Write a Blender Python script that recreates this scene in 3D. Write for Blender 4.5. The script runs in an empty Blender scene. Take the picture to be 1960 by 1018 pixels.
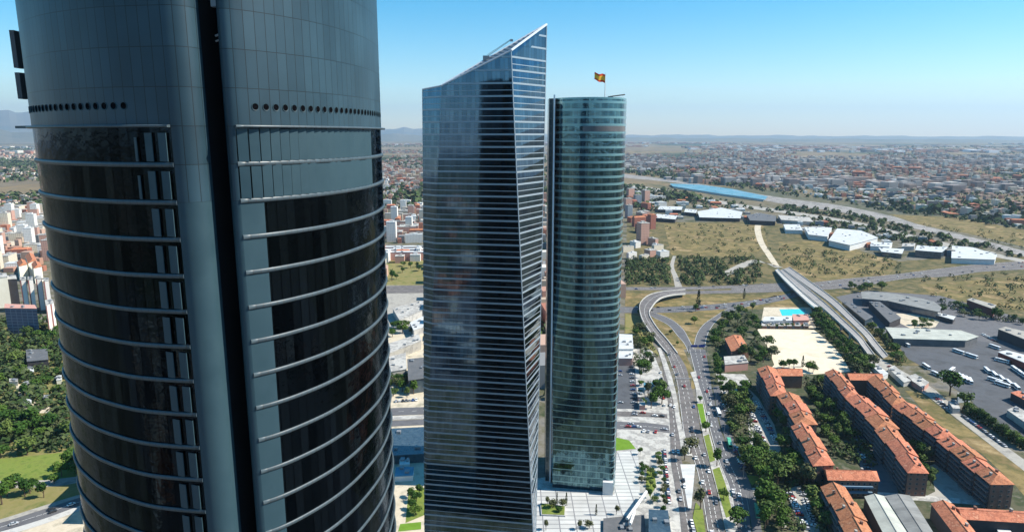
import bpy, math, random
from mathutils import Vector, Matrix
R = math.radians
rnd = random.Random(7)
scene = bpy.context.scene
C = scene.collection
# ------------------------------------------------------------------ camera (24 mm lens, 210 m up)
PITCH = R(10.9); FPX = 1305.0; H = 210.0
cp, sp = math.cos(PITCH), math.sin(PITCH)
cam = bpy.data.cameras.new('camera'); cam.lens = 36 * FPX / 1960; cam.sensor_width = 36
cam.clip_start = 0.5; cam.clip_end = 150000
co = bpy.data.objects.new('camera', cam); C.objects.link(co)
co.location = (0, 0, H); co.rotation_euler = (R(90) - PITCH, 0, 0)
scene.camera = co

def at(px, py, z=0.0):
    """where the sight line through a point of the survey photograph meets height z"""
    u = (px - 980) / FPX; v = (509 - py) / FPX
    dy, dz = cp + v * sp, -sp + v * cp
    t = (z - H) / dz
    return (u * t, dy * t)

# ------------------------------------------------------------------ materials
def mat(name, col, rough=0.85, metal=0.0, var=None, scale=0.5, detail=4, bump=0.0, bscale=2.0, spec=0.3, objrand=0.0, coord='Object', island=None, contrast=(0.35, 0.65)):
    m = bpy.data.materials.new(name); m.use_nodes = True
    nt = m.node_tree; b = nt.nodes['Principled BSDF']
    b.inputs['Roughness'].default_value = rough; b.inputs['Metallic'].default_value = metal
    b.inputs['Specular IOR Level'].default_value = spec
    b.inputs['Base Color'].default_value = (*col, 1)
    tc = nt.nodes.new('ShaderNodeTexCoord')
    out = None
    if var:
        n = nt.nodes.new('ShaderNodeTexNoise'); n.inputs['Scale'].default_value = scale; n.inputs['Detail'].default_value = detail
        n.inputs['Roughness'].default_value = 0.65
        nt.links.new(tc.outputs[coord], n.inputs['Vector'])
        r = nt.nodes.new('ShaderNodeValToRGB')
        cols = [col] + list(var)
        els = r.color_ramp.elements
        els[0].position = contrast[0]; els[0].color = (*cols[0], 1)
        els[1].position = contrast[1]; els[1].color = (*cols[-1], 1)
        for i, c in enumerate(cols[1:-1]):
            e = els.new(contrast[0] + (contrast[1] - contrast[0]) * (i + 1) / (len(cols) - 1)); e.color = (*c, 1)
        nt.links.new(n.outputs['Fac'], r.inputs['Fac']); out = r.outputs['Color']
    if island:
        g = nt.nodes.new('ShaderNodeNewGeometry')
        r = nt.nodes.new('ShaderNodeValToRGB'); r.color_ramp.interpolation = 'CONSTANT'
        els = r.color_ramp.elements
        els[0].color = (*island[0], 1); els[1].position = 1 / len(island); els[1].color = (*island[1], 1)
        for i in range(2, len(island)):
            e = els.new(i / len(island)); e.color = (*island[i], 1)
        nt.links.new(g.outputs['Random Per Island'], r.inputs['Fac']); out = r.outputs['Color']
    if objrand:
        oi = nt.nodes.new('ShaderNodeObjectInfo')
        hsv = nt.nodes.new('ShaderNodeHueSaturation')
        mr = nt.nodes.new('ShaderNodeMapRange'); mr.inputs['To Min'].default_value = 1 - objrand; mr.inputs['To Max'].default_value = 1 + objrand
        nt.links.new(oi.outputs['Random'], mr.inputs['Value']); nt.links.new(mr.outputs['Result'], hsv.inputs['Value'])
        mh = nt.nodes.new('ShaderNodeMapRange'); mh.inputs['To Min'].default_value = 0.5 + 0.05 * objrand; mh.inputs['To Max'].default_value = 0.5 - 0.06 * objrand
        nt.links.new(oi.outputs['Random'], mh.inputs['Value']); nt.links.new(mh.outputs['Result'], hsv.inputs['Hue'])
        if out: nt.links.new(out, hsv.inputs['Color'])
        else: hsv.inputs['Color'].default_value = (*col, 1)
        out = hsv.outputs['Color']
    if out: nt.links.new(out, b.inputs['Base Color'])
    if bump:
        n2 = nt.nodes.new('ShaderNodeTexNoise'); n2.inputs['Scale'].default_value = bscale; n2.inputs['Detail'].default_value = 3
        nt.links.new(tc.outputs[coord], n2.inputs['Vector'])
        bp = nt.nodes.new('ShaderNodeBump'); bp.inputs['Strength'].default_value = bump; bp.inputs['Distance'].default_value = 0.3
        nt.links.new(n2.outputs['Fac'], bp.inputs['Height']); nt.links.new(bp.outputs['Normal'], b.inputs['Normal'])
    return m

def grid_mat(name, c1, c2, joint, bw, bh, mortar=0.03, rough=0.5, metal=0.0, offset=0.0, bump=0.0, bscale=0.2, dirt=0.0, spec=0.4, coord='UV', wobble=0.0, rvar=None):
    """panels / panes laid out in metres by the mesh's own UVs, each cell with its own tone"""
    m = bpy.data.materials.new(name); m.use_nodes = True
    nt = m.node_tree; b = nt.nodes['Principled BSDF']; L = nt.links.new
    b.inputs['Roughness'].default_value = rough; b.inputs['Metallic'].default_value = metal
    b.inputs['Specular IOR Level'].default_value = spec
    tc = nt.nodes.new('ShaderNodeTexCoord')
    br = nt.nodes.new('ShaderNodeTexBrick'); br.offset = offset; br.squash = 1
    br.inputs['Color1'].default_value = (*c1, 1); br.inputs['Color2'].default_value = (*c2, 1); br.inputs['Mortar'].default_value = (*joint, 1)
    br.inputs['Scale'].default_value = 1; br.inputs['Mortar Size'].default_value = mortar; br.inputs['Mortar Smooth'].default_value = 0.1
    br.inputs['Brick Width'].default_value = bw; br.inputs['Row Height'].default_value = bh
    L(tc.outputs[coord], br.inputs['Vector'])
    out = br.outputs['Color']
    if dirt:
        n = nt.nodes.new('ShaderNodeTexNoise'); n.inputs['Scale'].default_value = 0.12; n.inputs['Detail'].default_value = 6
        L(tc.outputs['Object'], n.inputs['Vector'])
        mr = nt.nodes.new('ShaderNodeMapRange'); mr.inputs['From Min'].default_value = 0.3; mr.inputs['From Max'].default_value = 0.7
        mr.inputs['To Min'].default_value = 1 - dirt; mr.inputs['To Max'].default_value = 1 + dirt * 0.5
        L(n.outputs['Fac'], mr.inputs['Value'])
        h = nt.nodes.new('ShaderNodeHueSaturation'); L(out, h.inputs['Color']); L(mr.outputs['Result'], h.inputs['Value']); out = h.outputs['Color']
    L(out, b.inputs['Base Color'])
    if bump or wobble:
        # every pane sits a little off true, and the glass is slightly wavy
        n2 = nt.nodes.new('ShaderNodeTexNoise'); n2.inputs['Scale'].default_value = bscale; n2.inputs['Detail'].default_value = 2
        L(tc.outputs['UV'], n2.inputs['Vector'])
        bp = nt.nodes.new('ShaderNodeBump'); bp.inputs['Strength'].default_value = max(bump, 0.01); bp.inputs['Distance'].default_value = 1.0
        L(n2.outputs['Fac'], bp.inputs['Height']); L(bp.outputs['Normal'], b.inputs['Normal'])
    return m

M = {}
M['ground'] = None
def ground_mat():
    m = bpy.data.materials.new('dry plain'); m.use_nodes = True
    nt = m.node_tree; b = nt.nodes['Principled BSDF']; L = nt.links.new
    b.inputs['Roughness'].default_value = 0.95; b.inputs['Specular IOR Level'].default_value = 0.1
    g = nt.nodes.new('ShaderNodeNewGeometry')
    def noise(scale, det, cols, pos, stretch=(1, 1, 1)):
        mp = nt.nodes.new('ShaderNodeMapping'); mp.inputs['Scale'].default_value = stretch; L(g.outputs['Position'], mp.inputs['Vector'])
        n = nt.nodes.new('ShaderNodeTexNoise'); n.inputs['Scale'].default_value = scale; n.inputs['Detail'].default_value = det; n.inputs['Roughness'].default_value = 0.7
        L(mp.outputs['Vector'], n.inputs['Vector'])
        r = nt.nodes.new('ShaderNodeValToRGB'); els = r.color_ramp.elements
        els[0].position = pos[0]; els[0].color = (*cols[0], 1); els[1].position = pos[-1]; els[1].color = (*cols[-1], 1)
        for p, c in list(zip(pos, cols))[1:-1]:
            e = els.new(p); e.color = (*c, 1)
        L(n.outputs['Fac'], r.inputs['Fac']); return r.outputs['Color']
    far = noise(0.0011, 8, [(0.035, 0.055, 0.03), (0.07, 0.08, 0.04), (0.21, 0.155, 0.085), (0.14, 0.115, 0.08), (0.33, 0.26, 0.165)], [0.36, 0.45, 0.5, 0.56, 0.66], (0.6, 0.22, 1))
    near = noise(0.035, 6, [(0.04, 0.055, 0.025), (0.12, 0.11, 0.07), (0.18, 0.165, 0.14), (0.10, 0.10, 0.092)], [0.36, 0.47, 0.55, 0.66])
    ln = nt.nodes.new('ShaderNodeVectorMath'); ln.operation = 'LENGTH'; L(g.outputs['Position'], ln.inputs[0])
    mr = nt.nodes.new('ShaderNodeMapRange'); mr.inputs['From Min'].default_value = 1200; mr.inputs['From Max'].default_value = 3500
    L(ln.outputs['Value'], mr.inputs['Value'])
    mx = nt.nodes.new('ShaderNodeMix'); mx.data_type = 'RGBA'
    L(mr.outputs['Result'], mx.inputs['Factor']); L(near, mx.inputs['A']); L(far, mx.inputs['B'])
    L(mx.outputs['Result'], b.inputs['Base Color'])
    return m
M['ground'] = ground_mat()
M['field'] = mat('straw field', (0.13, 0.105, 0.045), 0.95, var=[(0.24, 0.18, 0.08), (0.11, 0.10, 0.04), (0.20, 0.145, 0.07), (0.33, 0.25, 0.13)], scale=0.022, detail=8, spec=0.1)
M['scrub'] = mat('scrub field', (0.075, 0.075, 0.035), 0.95, var=[(0.17, 0.135, 0.065), (0.065, 0.07, 0.03), (0.22, 0.165, 0.09)], scale=0.025, detail=8, spec=0.1)
M['court'] = mat('dark court ground', (0.06, 0.065, 0.04), 0.95, var=[(0.10, 0.095, 0.06), (0.045, 0.06, 0.028), (0.16, 0.145, 0.11)], scale=0.06, detail=8, spec=0.1)  # dark grey-green ground mix of the housing courts
M['lawn'] = mat('lawn', (0.10, 0.15, 0.03), 0.95, var=[(0.17, 0.21, 0.045), (0.13, 0.16, 0.04)], scale=0.15, detail=6, spec=0.1)
M['bright_lawn'] = mat('watered lawn', (0.11, 0.20, 0.02), 0.95, var=[(0.14, 0.25, 0.03)], scale=0.2, spec=0.1)
M['dry_lawn'] = mat('dry lawn', (0.16, 0.16, 0.05), 0.95, var=[(0.22, 0.19, 0.08), (0.10, 0.13, 0.035)], scale=0.06, detail=7, spec=0.1)
M['asphalt'] = mat('asphalt', (0.088, 0.088, 0.096), 0.9, var=[(0.12, 0.12, 0.127), (0.10, 0.098, 0.103)], scale=0.12, detail=8)
M['asphalt_warm'] = mat('worn asphalt', (0.125, 0.115, 0.11), 0.9, var=[(0.165, 0.15, 0.145), (0.105, 0.098, 0.095), (0.14, 0.128, 0.122)], scale=0.12, detail=8)
M['asphalt_yard'] = mat('yard asphalt', (0.062, 0.066, 0.075), 0.9, var=[(0.085, 0.09, 0.10), (0.072, 0.075, 0.082), (0.052, 0.055, 0.06)], scale=0.05, detail=9)
M['pavement'] = mat('pavement', (0.27, 0.255, 0.225), 0.9, var=[(0.35, 0.33, 0.29), (0.20, 0.19, 0.175)], scale=0.1, detail=8)
M['concrete'] = mat('concrete', (0.40, 0.39, 0.365), 0.9, var=[(0.48, 0.47, 0.44), (0.32, 0.31, 0.30)], scale=0.15, detail=8)
M['sand'] = mat('sand court', (0.58, 0.49, 0.36), 0.95, var=[(0.64, 0.56, 0.43), (0.53, 0.44, 0.32)], scale=0.04, detail=8)
M['sandyard'] = mat('sandy yard', (0.44, 0.38, 0.28), 0.95, var=[(0.54, 0.47, 0.36), (0.30, 0.27, 0.20)], scale=0.08, detail=8)
M['plaza'] = grid_mat('plaza slabs', (0.52, 0.52, 0.50), (0.42, 0.42, 0.405), (0.20, 0.20, 0.21), 9.0, 4.2, 0.32, 0.8, coord='Object', dirt=0.12)
M['plaza_plain'] = mat('pale paving', (0.37, 0.36, 0.33), 0.85, var=[(0.47, 0.455, 0.42), (0.26, 0.25, 0.235), (0.40, 0.39, 0.36)], scale=0.12, detail=8)
M['white'] = mat('white paint', (0.66, 0.66, 0.64), 0.6, var=[(0.58, 0.58, 0.56)], scale=0.2)
M['white_roof'] = grid_mat('white sheet roof', (0.62, 0.62, 0.60), (0.50, 0.50, 0.485), (0.5, 0.5, 0.5), 8, 3, 0.12, 0.5, coord='Object', dirt=0.12)
M['grey_roof'] = grid_mat('grey sheet roof', (0.24, 0.24, 0.225), (0.20, 0.20, 0.19), (0.2, 0.2, 0.19), 12, 1.2, 0.05, 0.7, coord='Object', dirt=0.3)
M['pale_roof'] = grid_mat('pale ribbed roof', (0.44, 0.45, 0.39), (0.40, 0.41, 0.36), (0.3, 0.3, 0.27), 12, 1.2, 0.05, 0.7, coord='Object', dirt=0.2)
M['dark_roof'] = mat('dark roof felt', (0.09, 0.095, 0.10), 0.8, var=[(0.13, 0.13, 0.135)], scale=0.2)
M['blue_roof'] = mat('blue sheet roof', (0.06, 0.19, 0.27), 0.6, var=[(0.10, 0.26, 0.34), (0.17, 0.30, 0.38)], scale=0.02)
M['pool'] = mat('pool water', (0.03, 0.50, 0.52), 0.08, var=[(0.05, 0.58, 0.60)], scale=0.15, bump=0.05, bscale=1.0, spec=0.5)
M['line'] = mat('road paint', (0.75, 0.75, 0.72), 0.7)
M['pink_wall'] = mat('pink render', (0.50, 0.27, 0.22), 0.9)
M['red_wall'] = mat('dark red wall', (0.20, 0.05, 0.04), 0.9)
M['brick_wall'] = mat('brown brick', (0.15, 0.08, 0.058), 0.9, var=[(0.20, 0.115, 0.085), (0.165, 0.09, 0.065)], scale=0.3, detail=6)
M['slate_wall'] = mat('dark and shaded walls', (0.04, 0.037, 0.04), 0.9, var=[(0.055, 0.05, 0.053)], scale=0.3)  # dark walls; on the apartment sides their shade is put into the colour
M['balcony'] = mat('balcony slab', (0.15, 0.14, 0.14), 0.9)
def tile_mat():
    m = mat('clay tiles', (0.40, 0.135, 0.065), 0.9, var=[(0.50, 0.20, 0.105), (0.30, 0.10, 0.05), (0.54, 0.27, 0.155)], scale=0.35, detail=9, objrand=0.13)
    nt = m.node_tree; b = nt.nodes['Principled BSDF']
    tc = nt.nodes.new('ShaderNodeTexCoord'); w = nt.nodes.new('ShaderNodeTexWave'); w.inputs['Scale'].default_value = 1.6; w.inputs['Distortion'].default_value = 0.6
    nt.links.new(tc.outputs['Object'], w.inputs['Vector'])
    bp = nt.nodes.new('ShaderNodeBump'); bp.inputs['Strength'].default_value = 0.25; bp.inputs['Distance'].default_value = 0.1
    nt.links.new(w.outputs['Fac'], bp.inputs['Height']); nt.links.new(bp.outputs['Normal'], b.inputs['Normal'])
    return m
M['tiles'] = tile_mat()
M['pane'] = mat('window pane', (0.02, 0.03, 0.04), 0.12, spec=0.7)
M['glass_dark'] = mat('low building glass', (0.03, 0.05, 0.07), 0.1, var=[(0.06, 0.09, 0.11)], scale=0.3, spec=0.8)
M['frame'] = mat('pale frame', (0.20, 0.20, 0.20), 0.6)
M['bark'] = mat('bark', (0.09, 0.06, 0.04), 0.95, var=[(0.13, 0.09, 0.06)], scale=3)
M['leaf'] = mat('foliage', (0.042, 0.09, 0.013), 0.8, objrand=0.38, spec=0.15)
M['leaf_light'] = mat('light foliage', (0.07, 0.11, 0.025), 0.8, objrand=0.3, spec=0.15)
M['leaf_olive'] = mat('olive foliage', (0.075, 0.085, 0.035), 0.8, objrand=0.25, spec=0.15)
M['leaf_cyp'] = mat('cypress foliage', (0.022, 0.042, 0.017), 0.8, objrand=0.2, spec=0.15)
M['metal_grey'] = mat('grey metal', (0.25, 0.26, 0.27), 0.5, 0.3)
M['blue_sign'] = mat('blue sign', (0.02, 0.05, 0.25), 0.5)
M['tyre'] = mat('tyre', (0.02, 0.02, 0.02), 0.9)
for n_, c_ in dict(white=(0.78, 0.78, 0.77), silver=(0.42, 0.43, 0.45), black=(0.025, 0.025, 0.03), red=(0.35, 0.03, 0.02), blue=(0.04, 0.09, 0.25), grey=(0.14, 0.145, 0.16), green=(0.10, 0.42, 0.25)).items():
    M['paint_' + n_] = mat('car paint ' + n_, c_, 0.3, 0.0, spec=0.6)
# tower materials
M['clad'] = grid_mat('grey metal cladding', (0.026, 0.057, 0.077), (0.018, 0.042, 0.058), (0.008, 0.016, 0.02), 1.35, 4.29, 0.05, 0.42, 0.0, dirt=0.25, spec=0.4)
M['clad_plain'] = mat('plain metal cladding', (0.026, 0.057, 0.073), 0.5, 0.0, var=[(0.031, 0.064, 0.08), (0.023, 0.052, 0.067)], scale=0.1)
M['ledge'] = grid_mat('ledge metal', (0.06, 0.083, 0.096), (0.048, 0.068, 0.08), (0.05, 0.06, 0.065), 0.9, 40.0, 0.07, 0.42, 0.0, spec=0.5)
M['slit'] = mat('slit shade black', (0.006, 0.007, 0.009), 0.9, spec=0.1)  # near-black: the deep shade of the slit is put into the wall colour
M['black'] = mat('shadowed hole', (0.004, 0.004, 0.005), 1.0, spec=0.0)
M['glass1'] = grid_mat('smoked glass', (0.002, 0.004, 0.006), (0.018, 0.028, 0.036), (0.001, 0.001, 0.002), 1.35, 4.29, 0.06, 0.09, 0.95, bump=0.05, bscale=0.7)
M['glass1'].node_tree.nodes['Principled BSDF'].inputs['Specular Tint'].default_value = (0.6, 0.65, 0.7, 1)
M['glass2'] = grid_mat('blue glass', (0.07, 0.118, 0.17), (0.12, 0.185, 0.25), (0.04, 0.05, 0.06), 1.5, 4.28, 0.06, 0.05, 1.0, bump=0.01, bscale=0.25)
M['band2'] = mat('spandrel strip', (0.30, 0.355, 0.40), 0.35, 0.3, spec=0.5)
M['trim2'] = mat('white trim', (0.62, 0.66, 0.70), 0.4, 0.2)
M['roof2'] = mat('grey ribbed roof metal', (0.22, 0.25, 0.28), 0.5, 0.4)
M['glass3'] = grid_mat('teal glass', (0.045, 0.10, 0.13), (0.13, 0.245, 0.28), (0.03, 0.05, 0.055), 1.5, 4.05, 0.06, 0.07, 1.0, bump=0.06, bscale=0.5)
M['band3'] = mat('teal spandrel', (0.20, 0.35, 0.37), 0.25, 0.6, spec=0.5)
M['glass4'] = grid_mat('near tower glass', (0.05, 0.055, 0.06), (0.08, 0.085, 0.09), (0.16, 0.16, 0.17), 3.0, 4.2, 0.5, 0.15, 0.6)

# ------------------------------------------------------------------ mesh builder
class MB:
    def __init__(s): s.v = []; s.f = []; s.m = []; s.uv = []; s.sm = []
    def face(s, pts, mi=0, uv=None, smooth=False):
        i = len(s.v); s.v += [tuple(p) for p in pts]; s.f.append(tuple(range(i, i + len(pts)))); s.m.append(mi)
        s.uv += list(uv) if uv else [(0, 0)] * len(pts); s.sm.append(smooth)
    def mesh_faces(s, verts, faces, mi=0, smooth=False):
        i = len(s.v); s.v += [tuple(p) for p in verts]
        for f in faces:
            s.f.append(tuple(i + k for k in f)); s.m.append(mi); s.uv += [(verts[k][0], verts[k][1]) for k in f]; s.sm.append(smooth)
    def prism(s, poly, z0, z1, mi=0, top=None, zt=None):
        """vertical walls on a ground outline; zt = list of top heights"""
        if area(poly) < 0: poly = poly[::-1]; zt = zt[::-1] if zt else None
        n = len(poly); d = 0
        zt = zt or [z1] * n
        for k in range(n):
            a, b = poly[k], poly[(k + 1) % n]; L = math.hypot(b[0] - a[0], b[1] - a[1])
            za, zb = zt[k], zt[(k + 1) % n]
            s.face([(*a, z0), (*b, z0), (*b, zb), (*a, za)], mi, [(d, z0), (d + L, z0), (d + L, zb), (d, za)]); d += L
        s.face([(*p, z) for p, z in zip(poly, zt)], mi if top is None else top, poly)
    def box(s, cx, cy, z0, sx, sy, sz, rot=0, mi=0, top=None):
        c, q = math.cos(rot), math.sin(rot)
        p = [(cx + c * x - q * y, cy + q * x + c * y) for x, y in ((-sx / 2, -sy / 2), (sx / 2, -sy / 2), (sx / 2, sy / 2), (-sx / 2, sy / 2))]
        s.prism(p, z0, z0 + sz, mi, top)
        s.face([(*k, z0) for k in p[::-1]], mi)
    def tube(s, p, q, r, n=6, mi=0, r2=None):
        p, q = Vector(p), Vector(q); d = (q - p).normalized(); a = d.orthogonal().normalized(); b = d.cross(a); r2 = r if r2 is None else r2
        vs = [p + (a * math.cos(t) + b * math.sin(t)) * r for t in [2 * math.pi * k / n for k in range(n)]] + [q + (a * math.cos(t) + b * math.sin(t)) * r2 for t in [2 * math.pi * k / n for k in range(n)]]
        fs = [(k, (k + 1) % n, n + (k + 1) % n, n + k) for k in range(n)] + [tuple(range(n))[::-1], tuple(range(n, 2 * n))]
        s.mesh_faces(vs, fs, mi)
    def build(s, name, mats, parent=None, loc=None):
        me = bpy.data.meshes.new(name)
        me.from_pydata(s.v, [], s.f)
        for m in (mats if isinstance(mats, (list, tuple)) else [mats]): me.materials.append(m)
        me.polygons.foreach_set('material_index', s.m); me.polygons.foreach_set('use_smooth', s.sm)
        ul = me.uv_layers.new(name='UVMap')
        ul.data.foreach_set('uv', [c for p in s.uv for c in p])
        me.update()
        o = bpy.data.objects.new(name, me); C.objects.link(o)
        if parent: o.parent = parent
        if loc: o.location = loc
        return o
def area(p): return sum(p[i][0] * p[(i + 1) % len(p)][1] - p[(i + 1) % len(p)][0] * p[i][1] for i in range(len(p))) / 2
def cen(p): return (sum(q[0] for q in p) / len(p), sum(q[1] for q in p) / len(p))
def inside(p, poly):
    x, y = p; c = False; j = len(poly) - 1
    for i in range(len(poly)):
        xi, yi = poly[i]; xj, yj = poly[j]
        if (yi > y) != (yj > y) and x < (xj - xi) * (y - yi) / (yj - yi) + xi: c = not c
        j = i
    return c
def tag(o, label=None, cat=None, group=None, kind=None):
    if label: o['label'] = label
    if cat: o['category'] = cat
    if group: o['group'] = group
    if kind: o['kind'] = kind
    return o
def thing(name, label, cat, loc=(0, 0, 0), rot=0, group=None):
    o = bpy.data.objects.new(name, None); C.objects.link(o); o.location = loc; o.rotation_euler = (0, 0, rot); o.empty_display_size = 1
    return tag(o, label, cat, group)
AVOID = []
def sheet(name, pxs, z, m, avoid=False, px=True, thick=0):
    p = [at(a, b, z) for a, b in pxs] if px else pxs
    if area(p) < 0: p = p[::-1]
    c = cen(p); q = [(x - c[0], y - c[1]) for x, y in p]
    mb = MB()
    if thick: mb.prism(q, -thick, 0)
    else: mb.face([(*k, 0) for k in q], 0, q)
    o = mb.build(name, m, None, (c[0], c[1], z)); tag(o, kind='structure')
    if avoid: AVOID.append(p)
    return o
def cr(pts, n=8):
    """Catmull-Rom through points of any dimension"""
    out = []
    for i in range(len(pts) - 1):
        p0 = pts[max(i - 1, 0)]; p1 = pts[i]; p2 = pts[i + 1]; p3 = pts[min(i + 2, len(pts) - 1)]
        for k in range(n):
            t = k / n
            out.append(tuple(0.5 * (2 * b + (-a + c) * t + (2 * a - 5 * b + 4 * c - d) * t * t + (-a + 3 * b - 3 * c + d) * t ** 3) for a, b, c, d in zip(p0, p1, p2, p3)))
    out.append(tuple(pts[-1])); return out
def ribbon(name, rows, m, z=0.1, n=6, avoid=True, thick=0.0, mark=None):
    """rows: (xl, yl, xr, yr[, z]) across the road; thick > 0 makes a raised deck"""
    L_, R_ = [], []
    for r in rows:
        zz = r[4] if len(r) > 4 else z
        L_.append((*at(r[0], r[1], zz), zz)); R_.append((*at(r[2], r[3], zz), zz))
    L_, R_ = cr(L_, n), cr(R_, n)
    mb = MB()
    for i in range(len(L_) - 1):
        a, b, c, d = L_[i], R_[i], R_[i + 1], L_[i + 1]
        up = (b[0] - a[0]) * (d[1] - a[1]) - (b[1] - a[1]) * (d[0] - a[0])
        q = [a, b, c, d] if up > 0 else [d, c, b, a]
        mb.face(q, 0, [k[:2] for k in q])
        if thick:
            lo = lambda k: (k[0], k[1], k[2] - thick)
            mb.face([lo(k) for k in q[::-1]]); 
            for e0, e1 in ((a, d), (b, c)):
                h_ = 0.9
                mb.face([lo(e0), lo(e1), (e1[0], e1[1], e1[2] + h_), (e0[0], e0[1], e0[2] + h_)], 1)
                mx_, my_ = ((a[0] + b[0]) / 2, (a[1] + b[1]) / 2)
                dx, dy = mx_ - e0[0], my_ - e0[1]; l = math.hypot(dx, dy) or 1; dx, dy = dx / l * 0.9, dy / l * 0.9
                i0 = (e0[0] + dx, e0[1] + dy, e0[2] + h_); i1 = (e1[0] + dx, e1[1] + dy, e1[2] + h_)
                mb.face([(e0[0], e0[1], e0[2] + h_), (e1[0], e1[1], e1[2] + h_), i1, i0], 1)
                mb.face([i0, i1, (i1[0], i1[1], e1[2]), (i0[0], i0[1], e0[2])], 1)
    if thick:
        for i in (0, -1):
            a, b = L_[i], R_[i]; mb.face([a, b, (b[0], b[1], b[2] - thick), (a[0], a[1], a[2] - thick)], 1)
    o = mb.build(name, [m, M['concrete']])
    tag(o, kind='structure')
    if avoid: AVOID.append([p[:2] for p in L_] + [p[:2] for p in R_[::-1]])
    if mark:
        for fr, dash in mark:
            mk = MB(); d = 0
            for i in range(len(L_) - 1):
                a = [L_[i][k] + (R_[i][k] - L_[i][k]) * fr for k in range(3)]; b = [L_[i + 1][k] + (R_[i + 1][k] - L_[i + 1][k]) * fr for k in range(3)]
                l = math.dist(a, b)
                if l < 1e-3: continue
                t = Vector(b) - Vector(a); t.normalize(); s_ = Vector((-t.y, t.x, 0)) * 0.11
                pos = 0.0
                while pos < l:
                    e = min(l, pos + (dash if dash else l))
                    A = Vector(a) + t * pos; B = Vector(a) + t * e; up = Vector((0, 0, 0.03))
                    mk.face([A - s_ + up, A + s_ + up, B + s_ + up, B - s_ + up][::-1])
                    pos = e + (dash * 1.8 if dash else 1)
            tag(mk.build('lane_marking', M['line']), kind='structure')
    return L_, R_

# ------------------------------------------------------------------ world, sun, haze
SUN = Vector((1.0, -0.04, 0)).normalized() * math.cos(R(44)); SUN.z = math.sin(R(44))
w = bpy.data.worlds.new('World'); scene.world = w; w.use_nodes = True
nt = w.node_tree; bg = nt.nodes['Background']; bg.inputs['Strength'].default_value = 0.097
sky = nt.nodes.new('ShaderNodeTexSky'); sky.sky_type = 'NISHITA'; sky.sun_disc = False
sky.sun_elevation = R(44); sky.sun_rotation = math.atan2(SUN.x, SUN.y)
sky.altitude = 700; sky.air_density = 1.0; sky.dust_density = 0.15; sky.ozone_density = 1.0
hs = nt.nodes.new('ShaderNodeHueSaturation'); hs.inputs['Saturation'].default_value = 1.72; hs.inputs['Hue'].default_value = 0.488
nt.links.new(sky.outputs[0], hs.inputs['Color']); nt.links.new(hs.outputs[0], bg.inputs['Color'])
sl = bpy.data.lights.new('sun', 'SUN'); sl.energy = 5.0; sl.angle = R(0.5); sl.color = (1.0, 0.94, 0.83)
so = bpy.data.objects.new('sun', sl); C.objects.link(so); so.rotation_euler = SUN.to_track_quat('Z', 'Y').to_euler(); so.location = (0, 0, 600)
scene.view_settings.view_transform = 'Standard'; scene.view_settings.look = 'None'; scene.view_settings.exposure = 0.85; scene.view_settings.gamma = 1
hz = MB(); hz.box(0, 0, 0, 92000, 92000, 2001)
ho = hz.build('haze', [], None, (0, 0, -1)); tag(ho, kind='stuff')
hm = bpy.data.materials.new('haze air'); hm.use_nodes = True; ht = hm.node_tree
ht.nodes.remove(ht.nodes['Principled BSDF'])
pv = ht.nodes.new('ShaderNodeVolumePrincipled'); pv.inputs['Color'].default_value = (0.56, 0.77, 1.0, 1); pv.inputs['Density'].default_value = 3.3e-5; pv.inputs['Anisotropy'].default_value = 0.2
ht.links.new(pv.outputs[0], ht.nodes['Material Output'].inputs['Volume'])
ho.data.materials.append(hm)

# ------------------------------------------------------------------ the ground, hills
gm = MB(); gm.face([(40000 * math.cos(2 * math.pi * k / 64), 40000 * math.sin(2 * math.pi * k / 64), 0) for k in range(64)])
tag(gm.build('ground', M['ground']), kind='structure')
M['hills'] = mat('hill slopes', (0.07, 0.085, 0.06), 0.95, var=[(0.13, 0.12, 0.08), (0.05, 0.065, 0.04)], scale=0.0006, detail=8)
def hills(dist, prof, seed, depth):
    r = random.Random(seed); mb = MB(); n = 260; rows = []
    ph = [r.uniform(0, 6.28) for _ in range(8)]
    for i in range(n + 1):
        az = -50 + 100 * i / n
        hgt = None
        for (a0, h0), (a1, h1) in zip(prof, prof[1:]):
            if a0 <= az <= a1: hgt = h0 + (h1 - h0) * (az - a0) / (a1 - a0)
        hgt *= 1 + 0.10 * math.sin(az * .9 + ph[0]) + 0.08 * math.sin(az * 2.3 + ph[1]) + 0.05 * math.sin(az * 5.1 + ph[2]) + 0.03 * math.sin(az * 13 + ph[3])
        s_, c_ = math.sin(R(az)), math.cos(R(az))
        rows.append([(s_ * (dist + dd), c_ * (dist + dd), hh) for dd, hh in ((0, -0.5), (depth * .35, hgt * .55), (depth * .6, hgt), (depth, -0.5))])
    for a, b in zip(rows, rows[1:]):
        for k in range(3): mb.face([a[k], b[k], b[k + 1], a[k + 1]], smooth=True)
    o = mb.build('hills', M['hills']); tag(o, kind='structure')
hills(31000, [(-50, 1250), (-30, 1000), (-9, 520), (6, 210), (12, 190), (25, 150), (50, 100)], 3, 7000)
hills(22000, [(-50, 420), (-30, 260), (-9, 200), (6, 110), (20, 80), (50, 60)], 5, 3000)

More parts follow.
